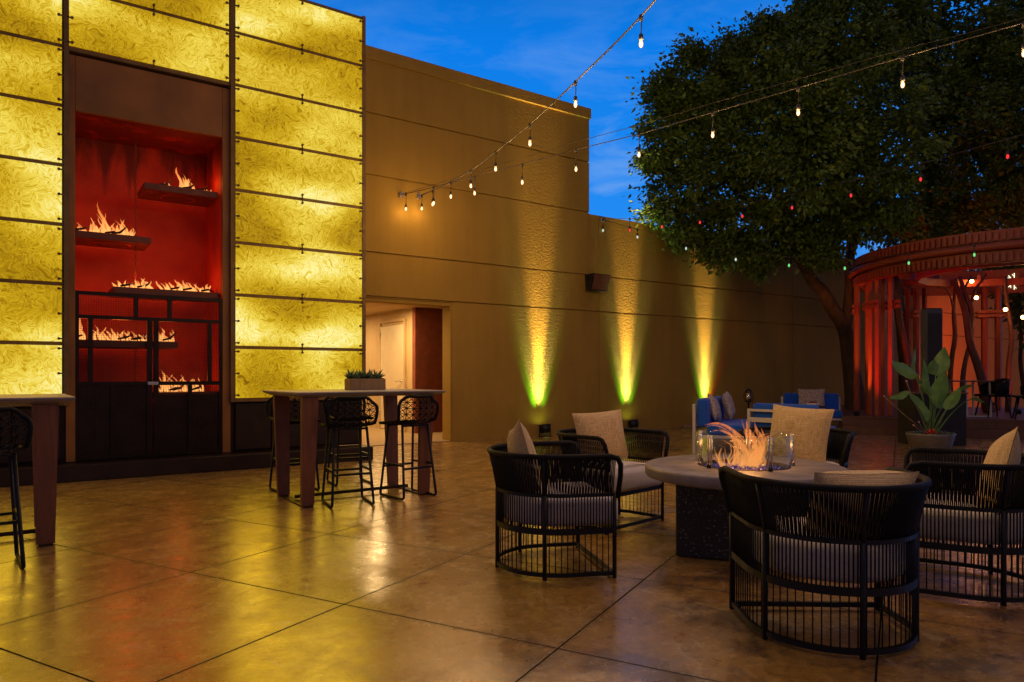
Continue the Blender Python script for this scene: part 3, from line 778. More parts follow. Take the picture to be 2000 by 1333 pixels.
# ------------------------------------------------------------------ lounge chairs
CW, CF = .372, .27
def cpath(s):
    """plan of the barrel: s 0..1 from the right arm's front round the back to the left arm's front; returns (p, outward)"""
    L1 = CF; L2 = math.pi*CW; T = 2*L1+L2; d = s*T
    if d < L1: return Vector((CW, CF-d, 0)), Vector((1, 0, 0))
    if d > L1+L2: return Vector((-CW, d-L1-L2, 0)), Vector((-1, 0, 0))
    a = (d-L1)/CW
    o = Vector((math.cos(a), -math.sin(a), 0)); return o*CW, o
CT, CM, CSZ, CB = .735, .50, .285, .03
FL = .050
def cpt(s, z, extra=0.0):
    p, o = cpath(s)
    k = max(0, (z-CM)/(CT-CM))
    q = p + o*(FL*k**1.2 + extra); q.z = z; return q
def make_lounge(label):
    r_ = empty('lounge_chair', (0,0,0), 0, label, 'lounge chair', 'black rope barrel chairs round the fire table')
    N = 40
    tr = MB(); pts = []
    e0 = cpt(0, CT)
    pts += [Vector((CW+.003, CF+.02, CM-.02)), Vector((CW+.03, CF+.028, CT-.12)), Vector((CW+.05, CF+.022, CT-.05)), Vector((CW+.058, CF-.0, CT-.012))]
    for i in range(1, N):
        q = cpt(i/N, CT); pts.append(q)
    pts += [Vector((-CW-.058, CF, CT-.012)), Vector((-CW-.05, CF+.022, CT-.05)), Vector((-CW-.03, CF+.028, CT-.12)), Vector((-CW-.003, CF+.02, CM-.02))]
    tr.tube(pts, .0165, 8); tr.build('top_rail', M['rope'], r_)
    for nm, z, hh in (('middle_rail', CM, .020), ('seat_frame', CSZ, .034), ('base_ring', CB, .024)):
        m_ = MB(); ring = []
        for i in range(N+1):
            p, o = cpath(i/N)
            ring.append([p+o*.010+Vector((0,0,z-hh/2)), p+o*.010+Vector((0,0,z+hh/2)), p-o*.010+Vector((0,0,z+hh/2)), p-o*.010+Vector((0,0,z-hh/2))])
        m_.loft(ring, False)
        if nm != 'middle_rail': m_.beam((-CW, CF-.01, z), (CW, CF-.01, z), .020, hh)
        m_.build(nm, M['black'], r_)
    for s in (0.0, .25, .5, .75, 1.0):
        p, o = cpath(s); ps_ = MB()
        ps_.tube([p+o*.004+Vector((0,0,0)), p+o*.004+Vector((0,0,CM)), ], .0135, 8)
        if 0 < s < 1: ps_.tube([cpt(s, CM), cpt(s, CM+.12), cpt(s, CT)], .012, 8)
        ps_.build('post', M['black'], r_)
    ro = MB(); T = 2*CF+math.pi*CW
    n1 = int(T/.036)
    for i in range(1, n1):
        s = i/n1; p, o = cpath(s)
        ro.tube([p+Vector((0,0,CB)), p+Vector((0,0,CSZ))], .0034, 4)
    n2 = int(T/.0185)
    for i in range(1, n2):
        s = i/n2; p, o = cpath(s)
        ro.tube([p+Vector((0,0,CSZ)), p+Vector((0,0,CM))], .0040, 4)
    ro.build('rope_skirt', M['rope'], r_)
    rb = MB(); n3 = int(T/.0088)
    for i in range(1, n3):
        s = i/n3
        rb.tube([cpt(s, CM), cpt(s, CM+.08), cpt(s, CM+.16), cpt(s, CT)], .0036, 4)
        if i % 2:
            rb.tube([cpt(s+.004, CM, -.012), cpt(min(s+.010, 1), CM+.12, -.022), cpt(min(s+.016, 1), CT, -.006)], .0031, 4)
    rb.build('rope_back', M['rope'], r_)
    # seat cushion
    cu = MB(); rings = []
    def co(ins, z):
        pts = []
        for i in range(41):
            p, o = cpath(i/40); q = p - o*(.035+ins)
            if i in (0, 40): q.y = CF
            q.z = z; pts.append(q)
        pts += [Vector((-CW+.06+ins, CF+.045-ins, z)), Vector((CW-.06-ins, CF+.045-ins, z))]
        return pts
    zb = CSZ+.02
    for ins, z in ((.03, zb), (.008, zb+.012), (0, zb+.035), (0, zb+.135), (.010, zb+.158), (.035, zb+.172), (.09, zb+.180), (.2, zb+.184)):
        rings.append(co(ins, z))
    cu.loft(rings, True); cu.build('seat_cushion', M['cushion'], r_)
    return r_
LC = {}
def camyaw(x, d): return yaw_of(cdir(x, d))
lc0 = make_lounge('black rope barrel chair left of the fire table, opening to the right')
def put(o, x, d, fx_, fd): o.location = C2W(x, d); o.rotation_euler.z = camyaw(fx_, fd)
put(lc0, .275, 4.55, .966, .20)
chairs = [lc0]
for x, d, a, b_, lab in (
    (.80, 5.83, .70, -.72, 'black rope barrel chair with its white seat in clear view, behind the leftmost barrel chair'),
    (2.43, 5.98, -.55, -.83, 'black rope barrel chair behind the fire table, mostly hidden by its large straw pillow'),
    (1.515, 3.40, .03, 1.0, 'large foreground black rope barrel chair with its back to the camera'),
    (2.63, 4.10, -.87, .49, 'black rope barrel chair cut off by the right edge of the photo')):
    c_ = copy_tree(lc0); put(c_, x, d, a, b_); c_['label'] = lab; chairs.append(c_)

def pillow_mb(w, h, t, n=18, seed=0):
    mb = MB(); g1 = []; g2 = []
    for s in (1, -1):
        vs = []; fs = []
        for j in range(n+1):
            for i in range(n+1):
                u, v = -1+2*i/n, -1+2*j/n
                pin = 1-.06*((1-u*u)*abs(v)**3) ; pin2 = 1-.06*((1-v*v)*abs(u)**3)
                th = max(0, (1-abs(u)**2.6)*(1-abs(v)**2.6))**.68
                wr = .010*noise.noise(Vector((u*2.5+seed, v*2.5, s*3.1)))
                vs.append((u*w/2*pin2, v*h/2*pin, s*(t/2*th + wr*th + .0015)))
        for j in range(n):
            for i in range(n):
                a = j*(n+1)+i; f = (a, a+1, a+n+2, a+n+1)
                fs.append(f if s > 0 else f[::-1])
        mb.add(vs, fs, True)
    return mb
def put_pillow(chair, label, mat, size=(.50, .46, .15), lx=0.0, ly=-.17, lz=.68, tilt=R(68), roll=0, yaw=0, seed=0, name='throw_pillow', group='straw coloured throw pillows'):
    """stands on the chair's seat, leaning on its back; built in local XY, thickness Z"""
    o = pillow_mb(size[0], size[1], size[2], seed=seed).build(name, mat)
    m = Matrix.Translation(chair.location) @ Matrix.Rotation(chair.rotation_euler.z, 4, 'Z') @ Matrix.Translation((lx, ly, lz)) @ Matrix.Rotation(yaw, 4, 'Z') @ Matrix.Rotation(tilt, 4, 'X') @ Matrix.Rotation(roll, 4, 'Z')
    o.matrix_world = m
    tag(o, label, 'pillow', group)
    return o
put_pillow(chairs[0], 'straw pillow tipped on its corner in the chair left of the fire table', M['pillow'], (.46, .46, .15), -.02, -.20, .675, R(104), R(14), R(0), 1)
put_pillow(chairs[1], 'pale straw pillow upright in the chair with the clear white seat', M['pillow'], (.50, .44, .15), -.15, -.20, .69, R(104), R(-3), R(-20), 2)
put_pillow(chairs[2], 'large square straw pillow seen flat on behind the fire table', M['pillow'], (.54, .50, .16), .03, -.14, .70, R(105), R(3), R(-12), 3)
put_pillow(chairs[3], 'straw pillow showing only its top edge over the foreground chair back', M['pillow'], (.46, .42, .27), .08, -.15, .60, R(118), R(1), R(0), 4)
put_pillow(chairs[4], 'straw pillow cut off by the right edge of the photo', M['pillow'], (.48, .48, .15), -.04, -.16, .665, R(104), R(-12), R(0), 5)

# ------------------------------------------------------------------ fire table
FT = C2W(1.625, 4.95)
ft = empty('fire_table', FT, 0, 'round concrete fire table with blue fire glass, flames and a glass wind guard', 'fire table')
RT, ZT_ = .68, .585
top = MB(); top.lathe([(.30, .50), (RT-.03, .50), (RT-.008, .508), (RT, .52), (RT, ZT_-.018), (RT-.006, ZT_-.005), (RT-.02, ZT_), (.315, ZT_), (.30, ZT_-.006), (.30, .50)], 96, caps=False)
top.build('table_top', M['concrete_top'], ft)
ba = MB(); hb = .405; ba.box(-hb, hb, -hb, hb, 0, .499, .015); bo = ba.build('base', M['speckle'], ft)
bo.rotation_euler.z = yaw_of(cdir(.85, -.35)) + R(90)
bw = MB(); bw.lathe([(.299, .545), (.299, .50), (.0, .50)][:2] + [(.02, .50)], 48, caps=False); bw.lathe([(.31, ZT_-.002), (.31, ZT_+.003), (.285, ZT_+.003), (.285, .545)], 48, caps=False); bw.build('fire_bowl', M['screenmetal'], ft)
gg = MB()
for i in range(1500):
    a = rnd.uniform(0, 6.28); r_ = .285*math.sqrt(rnd.random()); s = rnd.uniform(.005, .011)
    c_ = Vector((r_*math.cos(a), r_*math.sin(a), .555 + .018*(1-(r_/.285)**2) + rnd.uniform(0, .012)))
    vs = [c_+Vector((rnd.uniform(-1, 1), rnd.uniform(-1, 1), rnd.uniform(-1, 1))).normalized()*s for _ in range(4)]
    gg.add(vs, [(0,1,2),(0,2,3),(0,3,1),(1,3,2)])
gg.lathe([(.285, .545), (.15, .558), (.01, .562)], 32, caps=False)
tag(gg.build('fire_glass', M['blueglass'], ft), kind='stuff')
gu = MB(); GR, GH = .325, .205
angs = [yaw_of(cdir(0, -1))+R(90)+R(x) for x in (12, 84, 156, 228, 300)]
for k, a0 in enumerate(angs):
    for q in (0,):
        seg = 10; a1 = a0 + R(72) - R(3)
        vs = []; fs = []
        for i in range(seg+1):
            a = a0+R(1.5)+(a1-a0)*i/seg
            for rr in (GR, GR+.005):
                for z in (ZT_+.02, ZT_+.02+GH): vs.append((rr*math.cos(a), rr*math.sin(a), z))
        for i in range(seg):
            b0 = i*4; fs += [(b0, b0+4, b0+5, b0+1), (b0+2, b0+3, b0+7, b0+6), (b0+1, b0+5, b0+7, b0+3), (b0, b0+2, b0+6, b0+4)]
        gpn = MB().add(vs, fs, True); gpn.build('glass_guard', M['glass'], ft)
    cp = MB()
    for da in (-2.2, 2.2):
        a = a0+R(da)
        x_, y_ = (GR+.003)*math.cos(a), (GR+.003)*math.sin(a)
        cp.tube([(x_, y_, ZT_+.004), (x_, y_, ZT_+.225)], .0075, 6)
    x_, y_ = (GR+.003)*math.cos(a0), (GR+.003)*math.sin(a0)
    cp.build('guard_clip', M['steel'], ft)
    fo = MB(); fo.box(x_-.014, x_+.014, y_-.014, y_+.014, ZT_+.001, ZT_+.022, .002); fo.build('clip_foot', M['black'], ft)
# flames: long licks blown to the upper left as in the photograph (local frame turned to the camera's right)
right = cdir(1, 0); fwd = cdir(0, 1)
def lick(mb, base, pts, w, flat=.35, up=None):
    """pts: offsets (right, up) along a curve; w: half width profile peak"""
    P_ = [Vector((0,0,0))+base]
    for r1, u1, f1 in pts: P_.append(base + right*r1 + fwd*f1 + Vector((0,0,u1)))
    # resample by catmull
    Q = []
    n = len(P_)
    for i in range(n-1):
        p0, p1, p2, p3 = P_[max(i-1, 0)], P_[i], P_[i+1], P_[min(i+2, n-1)]
        for k in range(5):
            t = k/5; Q.append(.5*((2*p1)+(p2-p0)*t+(2*p0-5*p1+4*p2-p3)*t*t+(3*p1-p0-3*p2+p3)*t**3))
    Q.append(P_[-1]); m = len(Q); rings = []
    for i, q in enumerate(Q):
        t = i/(m-1); d = (Q[min(i+1, m-1)]-Q[max(i-1, 0)]).normalized()
        sx = d.cross(fwd)
        sx = sx.normalized() if sx.length > .05 else right
        r_ = w*(.50+1.3*t*(1-t)*1.6)*(1-t**2.2)+.0006
        rings.append([q + sx*r_*math.cos(a) + fwd*r_*flat*math.sin(a) for a in [k*math.pi/5 for k in range(10)]])
    mb.loft(rings, True)
fm = MB()
licks = [   # (base right, base fwd, [(r, u, f)...], width)
    (.00, .02, [(-.02, .10, 0), (-.02, .20, .0), (-.08, .29, 0), (-.17, .335, 0), (-.27, .325, 0)], .032),
    (.01, -.03, [(.0, .09, 0), (-.03, .17, 0), (-.10, .25, 0), (-.20, .31, 0)], .030),
    (.03, .0, [(.06, .10, 0), (.05, .20, 0), (.0, .30, 0), (-.01, .37, 0)], .042),
    (.05, .03, [(.07, .11, 0), (.09, .20, 0), (.05, .29, 0), (.035, .36, 0)], .040),
    (.04, -.02, [(.06, .08, 0), (.09, .17, 0), (.11, .23, 0), (.18, .275, 0)], .034),
    (.06, .02, [(.06, .07, 0), (.10, .15, 0), (.09, .24, 0), (.07, .30, 0)], .034),
    (-.02, .0, [(.02, .07, 0), (.03, .15, 0), (-.03, .22, 0), (-.06, .28, 0)], .036),
    (-.05, .02, [(-.01, .05, 0), (.02, .11, 0), (.0, .17, 0)], .026),
    (-.12, .0, [(-.03, .04, 0), (-.05, .10, 0), (-.03, .16, 0)], .020),
    (-.13, -.03, [(-.04, .05, 0), (-.07, .10, 0), (-.085, .17, 0)], .018),
    (-.08, .03, [(.02, .04, 0), (.04, .10, 0), (.035, .15, 0)], .018),
    (.00, -.05, [(.03, .04, 0), (.07, .10, 0), (.08, .17, 0), (.10, .22, 0)], .022),
    (.09, .0, [(.02, .04, 0), (.03, .09, 0), (.05, .13, 0)], .018),
    (.03, -.04, [(.01, .10, 0), (.03, .20, 0), (-.02, .27, 0)], .030),
]
for br, bf, pts, wd in licks:
    lick(fm, right*br + fwd*bf, [(a, b_*.92, c_) for a, b_, c_ in pts], wd*.62)
    for _ in range(4):
        j = lambda s: rnd.uniform(-s, s)
        q_ = rnd.uniform(.6, .98); lick(fm, right*(br+j(.03)) + fwd*(bf+j(.04)), [(a*q_+j(.016), b_*q_, j(.04)) for a, b_, c_ in pts], wd*rnd.uniform(.16, .42))
for k in range(26):
    a = rnd.uniform(0, 6.28); r_ = rnd.uniform(.02, .17)
    tongue(fm, Vector((r_*math.cos(a), r_*math.sin(a), 0)), rnd.uniform(.03, .08), rnd.uniform(.008, .018), (rnd.uniform(-.02, .02), 0), curl=.4)
fm.build('flame', M['fire_pit'], ft, (0, 0, .565))
lamp('POINT', (0, 0, .80), 9, (1, .42, .12), ft, .10)

# ------------------------------------------------------------------ blue sofas
def sofa(name, loc, yaw, W, label, D=.78, group='blue cushioned outdoor sofas with pale frames', backs=1, HT=.72):
    """local: faces +Y, x across, origin at the middle of the back edge"""
    r_ = empty(name, loc, yaw, label, 'sofa', group)
    f = MB(); q = .045
    for sx in (-1, 1):
        x_ = sx*(W/2-q/2)
        f.box(x_-q/2, x_+q/2, 0, q, 0, HT, .004)
        f.box(x_-q/2, x_+q/2, D-q, D, 0, .30, .004)
        f.box(x_-q/2, x_+q/2, q+.001, D-q-.001, .24, .285, .004)
    f.box(-W/2+q+.001, W/2-q-.001, .0, q, HT-.04, HT-.003, .004); f.box(-W/2+q+.001, W/2-q-.001, .0, q, .24, .285, .004); f.box(-W/2+q+.001, W/2-q-.001, D-q, D, .24, .285, .004)
    f.box(-W/2+q+.001, W/2-q-.001, .004, q-.008, HT-.20, HT-.13, .004)
    f.box(-W/2+q+.001, W/2-q-.001, .004, q-.008, .36, .42, .004)
    f.box(-W/2+q, W/2-q, q, D-q, .262, .28)
    f.build('frame', M['white_alu'], r_)
    n = backs; cw = (W-.10)/n
    for i in range(n):
        c = MB(); x0 = -W/2+.05+i*cw
        c.bbox(x0+.005, x0+cw-.005, .21, D+.01, .287, .45, .035); c.build('seat_cushion', M['blue'], r_)
        c = MB(); c.bbox(x0+.005, x0+cw-.005, .052, .21, .40, HT+.085, .04); c.build('back_cushion', M['blue'], r_)
    return r_
sA_axis = (.44, .90); sA_face = (.90, -.44)
a0 = Vector((2.80, 10.95)); L = 1.75
mid = a0 + Vector(sA_axis)*L/2
sA = sofa('sofa', C2W(mid.x, mid.y), camyaw(*sA_face), L, 'blue sofa seen end on in front of the lit wall, two patterned pillows on it', backs=2, HT=.76)
sB = sofa('sofa', C2W((3.60+4.31)/2, (10.77+9.99)/2), camyaw(.74, .67), 1.08, 'blue sofa seen from behind, pale frame with one thick cross bar', HT=.70)
sC = sofa('sofa', C2W(6.72, 15.9), camyaw(-.30, -.95), 1.24, 'farthest blue sofa, facing the camera with one large patterned pillow', HT=.72, backs=1)
gP = 'patterned grey and brown pillows on the blue sofas'
put_pillow(sA, 'patterned pillow on the end-on blue sofa, the one nearer its pale end post', M['pat'], (.46, .44, .15), .34, .24, .68, R(106), R(10), R(0), 6, group=gP)
put_pillow(sA, 'patterned pillow on the end-on blue sofa, the one farther from its pale end post', M['pat'], (.46, .46, .16), -.42, .34, .70, R(105), R(-6), R(0), 7, group=gP)
put_pillow(sC, 'large patterned pillow in the middle of the farthest blue sofa', M['pat'], (.56, .50, .15), .0, .29, .66, R(104), R(0), 0, 8, group=gP)
# side table with bowl behind the near sofa
sp_ = PD(1588, 790, 11.7)
stb = empty('side_table', (sp_.x, sp_.y, 0), 0, 'small dark side table standing between the blue sofas under a white bowl', 'side table')
MB().lathe([(.20, .675), (.21, .68), (.21, .695), (.20, .70)], 24).build('table_top', M['black'], stb)
MB().lathe([(.16, 0), (.16, .012), (.02, .02), (.018, .674)], 20).build('pedestal', M['black'], stb)
bo_ = empty('bowl', (sp_.x, sp_.y, .701), 0, 'small white bowl of dark red fruit on the side table between the sofas', 'bowl')
MB().lathe([(.05, 0), (.08, .01), (.10, .045), (.097, .047), (.075, .016), (.01, .012)], 24).build('dish', simple('white_china', (.75, .72, .68), .3, bump=0), bo_)
fr_ = MB()
for k in range(9):
    a = k*2.4; fr_.sphere((.045*math.cos(a)*(k/9)**.5*1.5, .045*math.sin(a)*(k/9)**.5*1.5, .045+.012*(k < 3)), .022, 8, 6)
fr_.build('fruit', simple('dark_red_fruit', (.14, .012, .01), .35), bo_)
# lantern behind the sofa
lp = PD(1462, 776, 13.4)
ln = empty('lantern', (lp.x, lp.y, 0), 0, 'dark lantern on a post standing behind the end of the blue sofas', 'lantern')
MB().lathe([(.11, 0), (.11, .015), (.015, .03), (.015, .70)], 16).build('post', M['black'], ln)
l_ = MB()
for k in range(6):
    a = k*math.pi/3; l_.tube([(.06*math.cos(a), .06*math.sin(a), .70), (.09*math.cos(a), .09*math.sin(a), .80), (.05*math.cos(a), .05*math.sin(a), .92)], .007, 5)
l_.lathe([(.07, .70), (.07, .715)], 12); l_.lathe([(.055, .915), (.03, .95)], 12)
l_.build('cage', M['black'], ln)
MB().lathe([(.03, .72), (.05, .78), (.03, .88)], 12).build('glass_globe', M['steel'], ln)

# ------------------------------------------------------------------ coloured uplights on the ground before the wall
UL = [(1050, 1066, 858), (1222, 1243, 842), (1375, 1392, 834)]
for i, (pxw, pxf, pyf) in enumerate(UL):
    base = PG(pxf, pyf) if i < 2 else PY(1377, 800, WY-.75)
    base.z = 0
    wx = PY(pxw, 700, WY).x
    if True: base.x = wx + .02; base.y = WY-.215
    u = empty('wall_uplight', base, 0, ['round black uplight on the floor under the leftmost green and gold beam', 'round black uplight on the floor under the middle beam, behind a chair', 'round black uplight under the rightmost beam, behind the blue sofa'][i], 'uplight', 'floor uplights that light the stucco wall')
    hs = MB()
    tl = R(9)
    def tr_(x, y, z):
        return (x, y*math.cos(tl)+ (z-.16)*math.sin(tl)*1.0, .16+(z-.16)*math.cos(tl)-y*math.sin(tl))
    prof = [(.07, .07), (.10, .09), (.115, .14), (.12, .24), (.108, .24), (.10, .225)]
    mb = MB(); mb.lathe(prof, 24, caps=False); mb.v = [tr_(*p) for p in mb.v]
    mb.build('housing', M['black'], u)
    mb = MB(); mb.lathe([(.10, .222), (.005, .224)], 24, caps=False); mb.v = [tr_(*p) for p in mb.v]; mb.build('lens', M['led_lens'], u)
    yk = MB(); yk.tube([(-.135, 0, .16), (-.135, 0, .012), (.135, 0, .012), (.135, 0, .16)], .011, 6); yk.box(-.14, .14, -.05, .05, 0, .008)
    yk.build('yoke', M['black'], u)
    # beams: warm gold core and a wider green one; both leave the lens just off the wall
    def beam(off, e, c, ang, blend, tilt, dx=0, sz=.03):
        o = lamp('SPOT', (off, .06, .27), e, c, u, sz, name='beam_light', spot_size=R(ang), spot_blend=blend)
        d = Vector((dx, tilt, 1)).normalized()
        o.rotation_euler = d.to_track_quat('-Z', 'Y').to_euler()
    beam(0, 640, (.92, .85, .62), 40, 1.0, .06, .0)
    beam(0, 4000*(1, .85, .8)[i], (1, .60, .2), 18, 1.0, .036, .0)
    beam(0, 150, (.75, 1, 1), 20, 1.0, .10, .0)
    beam(-.07, 200*(1, .7, .6)[i], (.16, .95, .02), 40, 1.0, .12, -.06)
    beam(.07, 90, (.16, .95, .02), 40, 1.0, .12, .07)
    if i == 2: beam(.05, 60, (1, .05, .01), 40, 1.0, .14, .22)

# ------------------------------------------------------------------ wall speaker
sk = PY(1172, 552, WY-.2)
s_ = empty('wall_speaker', (sk.x, WY, sk.z), 0, 'brown wedge speaker bracketed under the groove on the stucco wall', 'speaker')
mb = MB()
vs = [(-.26,-.30,.16),(.20,-.30,.16),(.20,-.02,.16),(-.26,-.02,.16),(-.26,-.20,-.17),(.20,-.20,-.17),(.20,-.05,-.17),(-.26,-.05,-.17)]
mb.add(vs, [(0,1,2,3),(7,6,5,4),(4,5,1,0),(5,6,2,1),(6,7,3,2),(7,4,0,3)]); cab = mb.build('cabinet', M['blackbox'], s_)
mb = MB(); mb.add([(-.24,-.3035,.145),(.18,-.3035,.145),(.18,-.206,-.155),(-.24,-.206,-.155)], [(3,2,1,0)]); mb.add([(-.24,-.31,.145),(.18,-.31,.145),(.18,-.2125,-.155),(-.24,-.2125,-.155)], [(0,3,2,1)]); mb.add([(-.24,-.31,.145),(.18,-.31,.145),(.18,-.3035,.145),(-.24,-.3035,.145)], [(0,1,2,3)])
mb.build('grille', M['spk'], s_)
mb = MB(); mb.beam((-.03, 0, .02), (-.03, -.07, .02), .08, .12); mb.tube([(-.29, -.16, .02), (-.31, -.16, .14), (-.10, -.10, .19)], .012, 6); mb.build('bracket', M['black'], s_)

# ------------------------------------------------------------------ string lights
def catmull(P, k=8):
    Q = []; n = len(P)
    for i in range(n-1):
        p0, p1, p2, p3 = P[max(i-1, 0)], P[i], P[i+1], P[min(i+2, n-1)]
        for j in range(k):
            t = j/k; Q.append(.5*((2*p1)+(p2-p0)*t+(2*p0-5*p1+4*p2-p3)*t*t+(3*p1-p0-3*p2+p3)*t**3))
    Q.append(P[-1]); return Q
def string(label, pts, bulbs, r=.008, drop=.20, twin=0.0, light=0, bsize=.56):
    o = empty('string_light', pts[0], 0, label, 'string light', 'strings of festoon bulbs over the patio')
    b0 = pts[0]
    c = MB(); c.tube([p-b0 for p in catmull(pts)], r, 5)
    if twin: c.tube([p-b0+Vector((0, 0, twin*math.sin(math.pi*i/(len(pts)*8-8)*1.0)))+Vector((0,0,.012)) for i, p in enumerate(catmull(pts))], r*.6, 5)
    c.build('cable', M['cable'], o)
    hk = MB(); hk.box(-.03, .03, -.02, .05, -.05, .05, .01); hk.build('wall_hook', M['steel'], o)
    for i, (p, mat, e) in enumerate(bulbs):
        q = p-b0; bs = bsize
        bm = MB(); bm.lathe([(.012*bs, 0), (.020*bs, -.012*bs), (.031*bs, -.045*bs), (.034*bs, -.07*bs), (.026*bs, -.10*bs), (.012*bs, -.116*bs), (.001, -.118*bs)], 14, (q.x, q.y, q.z-drop))
        bo = bm.build('bulb', M[mat], o)
        sm = MB(); sm.lathe([(.008, 0), (.018, -.006), (.021, -.05), (.017, -.058)], 10, (q.x, q.y, q.z-drop+.052))
        sm.tube([(q.x, q.y, q.z+.01), (q.x+.006, q.y, q.z-drop*.4), (q.x, q.y, q.z-drop+.05)], .005, 5)
        sm.lathe([(.016, -.03), (.02, 0), (.016, .02)], 8, (q.x, q.y, q.z-.01))
        sm.build('socket', M['socket'], bo)
        if e: lamp('POINT', (q.x, q.y, q.z-drop-.06), e, (1, .56, .20), bo, .04)
A1 = PY(818, 384, WY-.03)
def zc(px, py, z):
    d = (z-EYE)*F/(HY-py); return PD(px, py, d)
s1 = [(845, 372.5, 4.33), (880.5, 356, 4.30), (919.6, 333, 4.26), (968, 297, 4.24), (1035, 243, 4.22), (1124, 160, 4.22), (1252, 32, 4.24)]
P1 = [zc(*q) for q in s1]
tail = [P1[-1] + (P1[-1]-P1[-2])*1.0 + Vector((0, 0, .12)), P1[-1] + (P1[-1]-P1[-2])*4.0 + Vector((0, 0, .4))]
BE = 22.0
string('string of bulbs rising steeply from the wall to the top of the photo', [A1]+P1+tail,
       [(A1+(P1[0]-A1)*.22, 'bulb', 2.2)] + [(p, 'bulb', 6+i*5) for i, p in enumerate(P1)] + [(tail[0]+(tail[1]-tail[0])*t, 'bulb', 50) for t in (0, .4, .8)], .009)
A2 = PY(783, 381, WY-.03)
s2 = [(847, 366), (927, 345), (1020, 321), (1125, 293), (1248, 262), (1392, 220), (1559, 172), (1763, 112), (2000, 45)]
P2 = [zc(x, y, 4.32 if x < 1000 else 4.26) for x, y in s2]
t2_ = [P2[-1]+(P2[-1]-P2[-2])*3]
string('string of warm bulbs running level from the wall across the tree crown to the right', [A2]+P2+t2_,
       [(A2+(P2[0]-A2)*.16, 'bulb', 2.6)] + [(p, 'bulb', 7+i*3) for i, p in enumerate(P2)], .006, .23, twin=.10)
A3 = PY(1175, 428, WY-.03); A3.z = min(A3.z, 4.54)
s3 = [(1230, 427), (1293, 420), (1367, 411), (1450, 398), (1547, 380), (1662, 354), (1798, 320), (1968, 272)]
P3 = [zc(x, y, 4.50) for x, y in s3]
string('string of small red bulbs running from the low wall across the dark tree', [A3]+P3+[P3[-1]+(P3[-1]-P3[-2])*3],
       [(A3+(P3[0]-A3)*.05, 'bulb_white', 0)] + [(p, 'bulb_red', 0) for p in P3], .006, .21)
A4 = PY(1179, 430, WY-.03); A4.z = min(A4.z, 4.52)
s4 = [(1245, 448, 14.6), (1340, 470, 14.3), (1437, 491, 13.9), (1541, 502, 13.4), (1650, 507, 12.9), (1775, 496, 12.4), (1903, 479, 11.8)]
P4 = [PD(*q) for q in s4]
string('string of small green and white bulbs sagging from the low wall to the pergola', [A4]+P4+[PD(2090, 450, 11.2)],
       [(p, 'bulb_white' if i < 3 else 'bulb_green', 0) for i, p in enumerate(P4)], .005, .13, bsize=.55)

# ------------------------------------------------------------------ pergola
PCx, PCd = 10.6, 14.9
PC = C2W(PCx, PCd)
pg = empty('pergola', (PC.x, PC.y, 0), 0, 'round timber pergola with dentilled ring beam and red lit columns', 'pergola')
def ringmesh(r0, r1, z0, z1, n=128):
    mb = MB()
    mb.lathe([(r0, z0), (r1, z0), (r1, z1), (r0, z1), (r0, z0)], n, smooth=False, caps=False); return mb
ringmesh(2.86, 3.02, 3.22, 3.40).build('lower_ring_beam', M['timber'], pg)
ringmesh(2.87, 2.99, 3.402, 3.438).build('ring_infill', M['timber'], pg); ringmesh(2.87, 2.99, 3.562, 3.598).build('ring_infill', M['timber'], pg)
rm_ = MB(); rm_.tube([(3.10*math.cos(a), 3.10*math.sin(a), 3.50) for a in [i*2*math.pi/96 for i in range(96)]], .065, 10, closed=True); rm_.build('ring_moulding', M['timber'], pg)
ringmesh(2.80, 3.05, 3.44, 3.56).build('middle_ring_beam', M['timber'], pg)
ringmesh(2.84, 3.06, 3.60, 3.80).build('upper_ring_beam', M['timber'], pg)
for nm, zz, rr, hh in (('lower_dentil_band', 3.23, 3.03, .15), ('upper_dentil_band', 3.61, 3.07, .15)):
    dn = MB(); n = 190
    for k in range(n):
        a = k*2*math.pi/n; c_, s1_ = math.cos(a), math.sin(a)
        o_ = Vector((c_*rr, s1_*rr, 0)); tt = Vector((-s1_, c_, 0)); rad = Vector((c_, s1_, 0))
        vs = [o_+tt*i*.030+rad*j*.035+Vector((0,0,zz+q*hh)) for q in (0, 1) for i, j in ((-1,0),(1,0),(1,1),(-1,1))]
        dn.add(vs, [(0,3,2,1),(4,5,6,7),(0,1,5,4),(1,2,6,5),(2,3,7,6),(3,0,4,7)])
    dn.build(nm, M['timber'], pg)
ib = ringmesh(1.75, 1.88, 3.30, 3.46); ib.build('inner_ring_beam', M['timber'], pg)
for k in range(12):
    a = k*math.pi/6+.2; rb_ = MB(); rb_.beam((1.80*math.cos(a), 1.80*math.sin(a), 3.50), (2.9*math.cos(a), 2.9*math.sin(a), 3.50), .06, .12); rb_.build('rafter', M['timber'], pg)
DKZ = .35
def column(x, d, w=.085, n=2, gap=.20, zc_=2.70):
    p = C2W(x, d) - PC; ang = math.atan2(p.y, p.x)
    rad = Vector((math.cos(ang), math.sin(ang), 0)); tan = Vector((-rad.y, rad.x, 0))
    cc = MB()
    for zz in (zc_-.05, zc_+.05):
        for s in (-1, 1):
            a = Vector((p.x, p.y, zz)) + rad*s*(gap/2+.075)
            cc.beam(a-tan*(gap/2+.17), a+tan*(gap/2+.17), .045, .07)
    o = cc.build('column_collar', M['timber'], pg)
    for i in (-1, 1):
        for j in (-1, 1):
            pp = Vector((p.x, p.y, 0)) + tan*i*gap/2 + rad*j*gap/2*.9
            q = MB(); q.box(pp.x-w/2, pp.x+w/2, pp.y-w/2, pp.y+w/2, DKZ, 3.35, .006); q.build('post', M['timber'], o)
    return o
